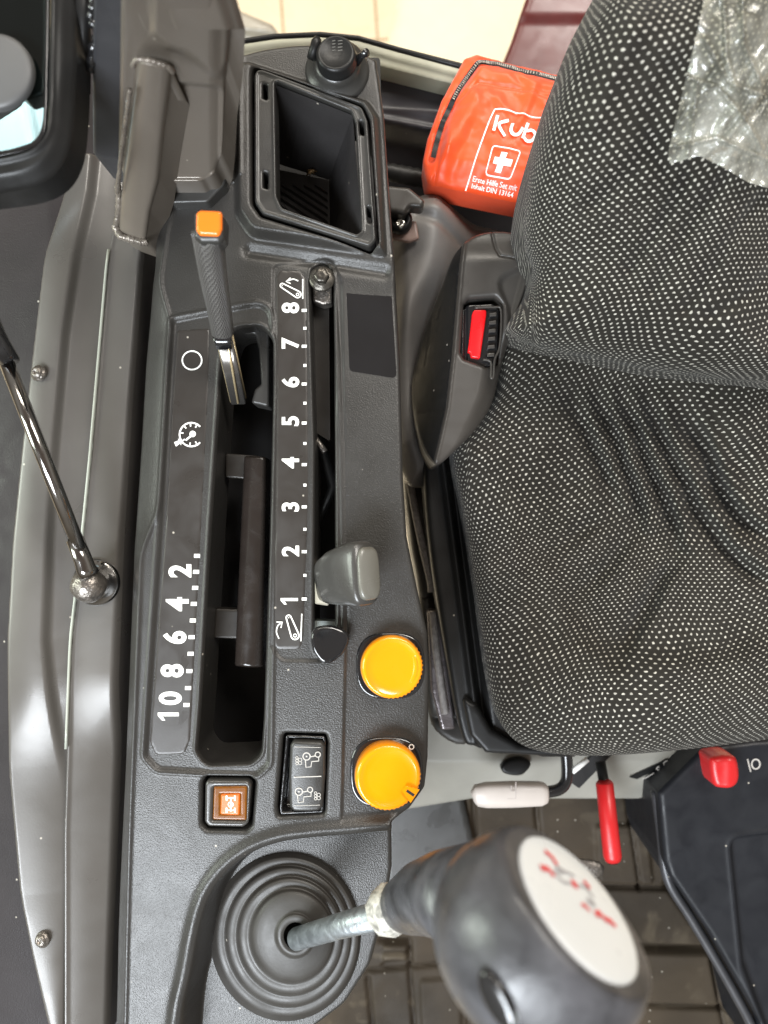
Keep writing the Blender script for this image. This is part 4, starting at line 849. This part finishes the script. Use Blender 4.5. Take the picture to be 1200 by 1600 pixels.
def z_cu(X, Y, full=True):
    z = -.024*ro(-sdf(X, Y, cush), 78)/78
    if not full: return z+.004*vnoise(X, Y, 120, 2)
    wx = X+9*vnoise(X, Y, 40, 61); wy = Y+9*vnoise(X, Y, 40, 62)
    for l_, a, w in gro:
        n_ = len(l_); ends = np.minimum(np.hypot(wx-l_[0][0], wy-l_[0][1]), np.hypot(wx-l_[-1][0], wy-l_[-1][1])); fd = .25+.75*sm(0, 55, ends)
        if a > 0: z = z-a*fd*gs(pdist(wx, wy, l_), w*1.5)*3.3+a*fd*1.6*gs(pdist(wx, wy, l_+np.array([20., -5.])), w*1.3)
        else: z = z-a*gs(pdist(X, Y, l_), w)
    z = z+.010*sm(0, 1, 1-np.abs((Y-1080)/130).clip(0, 1))*sm(740, 900, X)-.008*gs((X-1060)/200, 1)*gs((Y-820)/200, 1)
    z = z+.0016*gs(pdist(X, Y, cat([(775, 600), (790, 720), (812, 900), (830, 1050), (860, 1130)], False, 5)), 14)
    z = z-.007*sm(10, -40, sdf(X, Y, cat([(880, 600), (1080, 610), (1240, 820), (1240, 1000), (960, 1040), (850, 880)], True, 6)))
    return z+.005*vnoise(X, Y, 120, 2)+.003*vnoise(X, Y, 45, 8)
hf('cushion', m_fab, cush, z_cu, -.045, 2.6, seat, rnd=26, depth=.05, ray=True, uv='arc', uvz=lambda X, Y: z_cu(X, Y, False))
back = np.concatenate([cat([(948, -40), (915, 20), (885, 80), (865, 140), (845, 205), (828, 270), (819, 330), (820, 385), (832, 425), (822, 462), (800, 495), (793, 515), (812, 533), (860, 548), (930, 562), (1010, 577), (1100, 590), (1240, 604)], False, 6), np.array([(1240, -40)])])
K2 = lambda pts: cat([(800+a/2.58, b/2.58) for a, b in pts], False, 5)
grb = [(K2([(560, 560), (480, 700), (330, 820)]), .0025, 16), (K2([(700, 720), (600, 890), (470, 1080)]), .003, 9), (K2([(850, 720), (700, 930), (560, 1170)]), .003, 10), (K2([(1000, 800), (870, 980), (700, 1240)]), .003, 10), (K2([(1050, 1080), (960, 1180), (800, 1270)]), .003, 10), (K2([(520, 60), (420, 250), (330, 480)]), -.004, 24), (K2([(640, 300), (560, 520), (620, 700)]), .002, 18)]
def z_ba(X, Y, full=True):
    z = .055+.10*sm(620, -60, Y)-.0
    z = z-.050*ro(-sdf(X, Y, back), 120)/120
    if not full: return z+.005*vnoise(X, Y, 140, 21)
    for l_, a, w in grb: z = z-a*gs(pdist(X, Y, l_), w)*1.5
    return z+.005*vnoise(X, Y, 140, 21)+.0018*vnoise(X, Y, 50, 22)
hf('backrest', m_fab2, back, z_ba, -.03, 2.6, seat, rnd=30, depth=.05, ray=True, uv='arc', uvz=lambda X, Y: z_ba(X, Y, False))
zb_ = lambda x, y: float(z_ba(np.array([float(x)]), np.array([float(y)]))[0])-.03
# seat pan, frame
pan = np.concatenate([cat([(700, 690), (668, 700), (662, 735), (672, 860), (700, 1040), (722, 1150), (745, 1168), (800, 1172), (850, 1185)], False, 6), np.array([(900, 1185), (900, 690)])])
hf('seat_pan', m_black, pan, lambda X, Y: -.010*gs(X-(716+.13*(Y-800)), 6)+.004*gs(X-(702+.13*(Y-800)), 5), -.095, 2.2, seat, rnd=9, depth=.05)
hf('pan_corner', m_black, rpoly([(722, 1090), (745, 1100), (768, 1140), (812, 1165), (900, 1172), (900, 1185), (760, 1178), (735, 1150)], 8), None, -.088, 2, seat, rnd=8, depth=.02)
bel = cat([(632, 748), (648, 735), (700, 740), (720, 900), (740, 1140), (680, 1140), (664, 1060), (655, 930), (642, 850)], True, 6)
hf('bellows', m_rubber, bel, lambda X, Y: .012*np.abs(np.sin((Y-750)/185*math.pi))**.5, -.15, 2.4, seat, rnd=12, depth=.08)
for a in ([(640, 752), (655, 830), (672, 905), (674, 925)], [(676, 955), (682, 1020), (692, 1090), (696, 1115)]):
    tube('bellows_cord', [(x, y, -.125, 6) for x, y in cat(a, False, 5)], M('pale_piping', (.28, .26, .25), .6, var=.3, vs=300), seat, 10)
hf('fore_aft_rail', M('rail_metal', (.18, .16, .165), .3, metal=.6, bump2=.4), rpoly([(668, 955), (686, 955), (712, 1140), (690, 1142), (674, 1080)], 5), None, -.128, 2, seat, rnd=4, depth=.02)
# buckle housing
bh = cat([(722, 384), (742, 370), (768, 364), (800, 366), (818, 380), (826, 405), (824, 440), (806, 490), (795, 530), (782, 580), (768, 632), (742, 672), (712, 703), (686, 726), (674, 722), (660, 690), (650, 640), (647, 590), (655, 540), (672, 485), (694, 432), (708, 398)], True, 5)
fx = Xf([(722, 380), (716, 420), (711, 480), (704, 560), (695, 640), (684, 690), (676, 722)]); rx_ = Xf([(850, 380), (812, 470), (752, 560), (740, 620), (724, 660), (704, 700), (688, 724)])
def z_bh(X, Y):
    l = X-fx(Y); r_ = X-rx_(Y)
    z = .012-.045*np.clip((3-l)/45, 0, 1.2)+.0010*gs(l-3, 3)-.014*sm(0, 45, r_)*sm(500, 560, Y)-.0*X
    z = z-.0016*gs(pdist(X, Y, [(768, 366), (772, 395), (778, 408), (822, 416)]), 1.5)
    z = z-.008*sm(420, 366, Y)
    z = z-.003*sm(4, -8, sdf(X, Y, cat([(775, 450), (800, 430), (818, 425), (800, 500), (785, 560), (790, 500)], True, 4)))
    return z
hs = hf('buckle_housing', m_buck, bh, z_bh, -.045, 1.7, seat, holes=[rpoly([(722, 482, 6), (730, 474, 6), (770, 471, 4), (782, 482, 6), (778, 570, 6), (756, 578, 3), (722, 566, 6), (717, 556, 6)], 4)], rnd=7, depth=.05)
sp = [p for p in bh if p[0] < fx(p[1])-1 and p[1] > 382]
sy = sorted(set(p[1] for p in sp)); ymn, ymx = sy[0], sy[-1]
sp = sorted(sp, key=lambda p: p[1])
sc = np.array([(p[0]+2, p[1]) for p in sp]+[(fx(y)-.5, y) for y in np.linspace(ymx, ymn, 30)])
hf('shaded_side_face', m_black, sc, lambda X, Y: z_bh(X, Y)+.0009-.0006*gs(pdist(X, Y, [(680, 470), (672, 530), (668, 560)]), 1.2)+.0005*gs(pdist(X, Y, [(682, 474), (688, 474), (685, 490), (680, 488)]), 1.2), -.045, 1.7, seat, rnd=1.5, depth=.03).parent = hs  # left face of the housing, its shade painted in as black
hf('buckle_body', m_gloss, rpoly([(723, 484), (730, 476), (770, 474), (780, 484), (776, 568), (756, 575), (723, 564), (719, 556)], 4), lambda X, Y: -.002*gs(X-728, 3)*1.0, -.037, 1.5, seat, rnd=3, depth=.02).parent = hs
rb = hf('release_button', M('release_red', (.80, .008, .012), .32, var=.03), rpoly([(741, 484), (760, 484), (760, 492), (750, 560), (736, 558), (735, 551), (731, 550), (733, 536), (738, 490)], 2), lambda X, Y: .0005*np.sin((X-735)/8), -.0335, 1.3, seat, rnd=2, depth=.01); rb.parent = hs
mb = MB()
kz = -.0335; 
for i in range(6):
    y = 492+i*12.6-0; x0 = 765-.06*(y-490); x1 = 776-.05*(y-490)
    V = [P(x0, y-2.6, kz), P(x1, y-4, kz), P(x1, y+2, kz), P(x0, y+2.6, kz), P(x0, y-2.6, kz-.004), P(x1, y-4, kz-.004), P(x1, y+2, kz-.004), P(x0, y+2.6, kz-.004)]
    mb.add(V, [(3, 2, 1, 0), (0, 1, 5, 4), (1, 2, 6, 5), (2, 3, 7, 6), (3, 0, 4, 7)])
cb_ = mb.build('buckle_ribs', m_buck, seat); cb_.parent = hs; bv = cb_.modifiers.new('b', 'BEVEL'); bv.width = .0005; bv.segments = 2
lp = tube('buckle_loop', [(x, y, -.033, 1.8) for x, y in cat([(742, 481), (772, 480), (783, 486), (781, 540), (773, 562), (771, 588), (767, 589), (767, 566), (755, 562)], False, 5)], m_buck, seat, 10); lp.parent = hs
# plastic cover
fo = rpoly([(1108, -40, 4), (1092, 40, 30), (1070, 130, 30), (1044, 238, 3), (1046, 256, 3), (1062, 252, 8), (1092, 243, 10), (1130, 262, 20), (1170, 285, 20), (1240, 306, 4), (1240, -40, 4)], 6)
def z_fo(X, Y):
    a = vnoise(X+.7*Y, Y*.35, 22, 31); b = vnoise(X, Y, 38, 32); c2 = vnoise(X-.4*Y, Y, 13, 33)
    base = z_ba(X, Y)
    r = .012*np.abs(a)+.008*np.abs(b)+.0008*np.abs(c2)
    for ln in ([(1072, 120), (1120, 135), (1160, 180), (1190, 230)], [(1100, 60), (1140, 130), (1200, 150)], [(1130, -20), (1135, 90), (1150, 140)], [(1160, -20), (1162, 70), (1190, 130)], [(1060, 230), (1120, 215), (1200, 250)], [(1090, 130), (1075, 240)]):
        r = r+.005*gs(pdist(X, Y, ln), 3.5)
    return base+.006+r
cv = hf('plastic_cover', m_film, fo, z_fo, -.03, 2.0, None, depth=0, ray=True); sol = cv.modifiers.new('thickness', 'SOLIDIFY'); sol.thickness = .0002
tag(cv, 'crumpled clear plastic wrap draped over the top right of the seat back', 'plastic wrap')
# ================================================================== LOWER RIGHT
pl = thing('seat_plinth', P(850, 1220, -.2), 'light grey painted steel plinth under the front edge of the seat', 'plinth')
hf('top_plate', m_grey, rpoly([(600, 1040), (1125, 1040), (1105, 1170), (1040, 1250), (1010, 1262), (740, 1262), (610, 1288), (585, 1200)], 6), lambda X, Y: -.00025*np.clip(Y-1190, 0, 200)-.010*gs(pdist(X, Y, [(985, 1220), (1080, 1150)]), 5)*0, -.19, 3, pl, rnd=6, depth=.03)
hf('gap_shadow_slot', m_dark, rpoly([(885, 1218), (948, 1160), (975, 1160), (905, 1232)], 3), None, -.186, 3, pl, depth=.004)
ik = Ink(-.1955)
st_ = hf('data_sticker', m_black, rpoly([(985, 1218), (1040, 1185), (1062, 1186), (1058, 1194), (1035, 1200), (1000, 1222)], 2), lambda X, Y: -.00025*np.clip(Y-1190, 0, 200)+.001, -.19, 2, pl, depth=.001)
ik = Ink(-.188); ik.text('S', 1030, 1203, 16, 35, .02); ik.circle(1042, 1194, 5, 1.4); ik.stroke([(1004, 1218), (1022, 1208)], 1.3); ik.build('sticker_print', m_grey_print, pl)
hf('hex_recess', m_black, cat([(792, 1190), (815, 1185), (830, 1195), (815, 1212), (790, 1210), (783, 1200)], True, 4), None, -.184, 2, pl, rnd=4, depth=.01)
wl = thing('pale_handle_lever', P(800, 1240, -.15), 'pale pink white handle on a black bent rod below the seat front', 'lever')
tube('bent_rod', [(x, y, -.150, 9) for x, y in cat([(884, 1170), (886, 1200), (884, 1222), (872, 1234), (850, 1238)], False, 6)], m_gloss, wl, 20)
loft('handle', [(738, 1245, -.150, 8, 8), (744, 1243, -.150, 16, 12), (760, 1242, -.150, 19, 14), (800, 1241, -.150, 19.5, 14), (845, 1240, -.150, 18, 14), (853, 1239, -.150, 15, 12), (856, 1239, -.150, 11, 9)], m_pale, wl, K=36, n=2.8)
ik = Ink(-.1425)
ik.stroke([(793, 1248), (806, 1248), (806, 1222)], 1.6); ik.stroke([(799, 1228), (799, 1236)], 1.6); ik.stroke([(799, 1236), (804, 1236)], 1.4); ik.build('moulded_mark', M('mark_grey', (.42, .37, .34), .5), wl)
tube('adjuster_tab', [(894, 1206, -.150, 4.5), (918, 1186, -.150, 4.5)], m_white, wl, 12)
rl = thing('red_sleeve_lever', P(958, 1290, -.18), 'red rubber sleeved lever hanging down from the grey plinth edge', 'lever')
tube('rod', [(938, 1190, -.17, 8), (945, 1230, -.165, 8), (958, 1350, -.150, 7)], m_black, rl, 16)
tube('red_sleeve', [(944, 1221, -.160, 11), (944.5, 1224, -.160, 13.5), (951, 1285, -.155, 13.8), (957, 1338, -.150, 14.2), (958, 1344, -.150, 12)], m_redp, rl, 28)
ml = thing('metal_spoon_lever', P(915, 1360, -.2), 'small rounded metal lever tip on the mat, half hidden behind the joystick', 'lever')
loft('blade', [(840, 1344, -.19, 9, 5), (880, 1350, -.19, 11, 5), (915, 1356, -.19, 14, 6), (934, 1359, -.19, 13, 6), (942, 1361, -.19, 7, 4)], m_bolt, ml, K=28)
# mat
mt = thing('rubber_floor_mat', P(850, 1450, -.30), 'dusty brown black embossed rubber floor mat at the bottom right', 'floor mat')
mo = rpoly([(430, 1150), (1300, 1150), (1300, 1700), (430, 1700)], 4)
lines = [([(560, 1362), (850, 1352)], 2.2), ([(740, 1250), (745, 1350)], 2.2), ([(838, 1250), (846, 1352)], 2.2), ([(900, 1386), (1040, 1388)], 2.2), ([(560, 1520), (760, 1500)], 2.2), ([(640, 1510), (650, 1640)], 1.8), ([(990, 1478), (1110, 1480)], 2.2), ([(1000, 1572), (1120, 1575), (1180, 1595)], 2), ([(595, 1470), (640, 1470), (642, 1505), (600, 1510)], 2.2), ([(600, 1486), (640, 1486)], 1.6), ([(575, 1530), (585, 1640)], 2.2), ([(730, 1640), (740, 1500)], 1.8), ([(1040, 1380), (1110, 1480), (1140, 1640)], 2.4), ([(980, 1250), (1000, 1390)], 1.6), ([(690, 1250), (690, 1360)], 2), ([(620, 1430), (700, 1425)], 2)]
def z_mt(X, Y):
    z = .005*vnoise(X, Y, 160, 41)
    for l_, w in lines: z = z-.006*gs(pdist(X, Y, l_), w*1.5)
    blocks = [rpoly([(598, 1475), (636, 1475), (636, 1500), (598, 1500)], 3), rpoly([(930, 1290), (1010, 1288), (1020, 1380), (935, 1378)], 6), rpoly([(1000, 1486), (1105, 1488), (1120, 1565), (1005, 1565)], 6), rpoly([(655, 1530), (722, 1525), (720, 1640), (660, 1640)], 6)]
    for b in blocks: z = z+.004*sm(2, -3, sdf(X, Y, b))
    return z
hf('mat_sheet', m_mat, mo, z_mt, -.27, 3.0, mt, depth=.02)
hf('grey_patch', m_con2, rpoly([(605, 1190), (720, 1230), (760, 1400), (600, 1420)], 8), None, -.262, 5, mt, rnd=4, depth=.006)
for (x, y) in [(722, 1428), (1018, 1455), (1022, 1465), (1012, 1448), (640, 1555), (1090, 1440), (985, 1500), (1180, 1500)]: pass
# black side box
bxx = thing('black_side_box', P(1120, 1400, -.2), 'black plastic side housing at the lower right corner beside the mat', 'housing')
bo_ = rpoly([(1102, 1168, 6), (1180, 1158, 4), (1300, 1150, 4), (1300, 1700, 4), (1215, 1700, 4), (1190, 1600, 10), (1110, 1460, 20), (1048, 1370, 20), (1040, 1345, 20), (1030, 1240, 8)], 6)
def z_bo(X, Y):
    d = sdf(X, Y, rpoly([(1140, 1310, 20), (1300, 1290), (1300, 1700), (1230, 1700), (1160, 1510, 20)], 14))
    return -.008*sm(6, -10, d)+.002*gs(d, 5)
hf('housing_shell', m_box, bo_, z_bo, -.16, 2.6, bxx, rnd=8, depth=.10)
lip = cat([(1028, 1236), (1036, 1300), (1046, 1372), (1080, 1430), (1110, 1480), (1150, 1550), (1180, 1610), (1200, 1690)], False, 5)
tube('rim_strip', [(x-3, y, -.175, 8) for x, y in lip], m_bar, bxx, 12)
ik = Ink(-.1592); ik.circle(1181, 1194, 7.5, 2.4, .85); ik.stroke([(1168, 1186), (1173, 1206)], 2); ik.build('printed_symbol', m_grey_print, bxx)
rkb = hf('control_knob', m_redp, cat([(1112, 1190), (1125, 1183), (1145, 1182), (1154, 1190), (1157, 1215), (1150, 1229), (1130, 1233), (1117, 1226)], True, 5), lambda X, Y: .0016*gs(X-1140, 10), -.138, 1.5, None, rnd=9, depth=.024)
tag(rkb, 'small rounded red knob on the black side housing below the seat', 'knob')
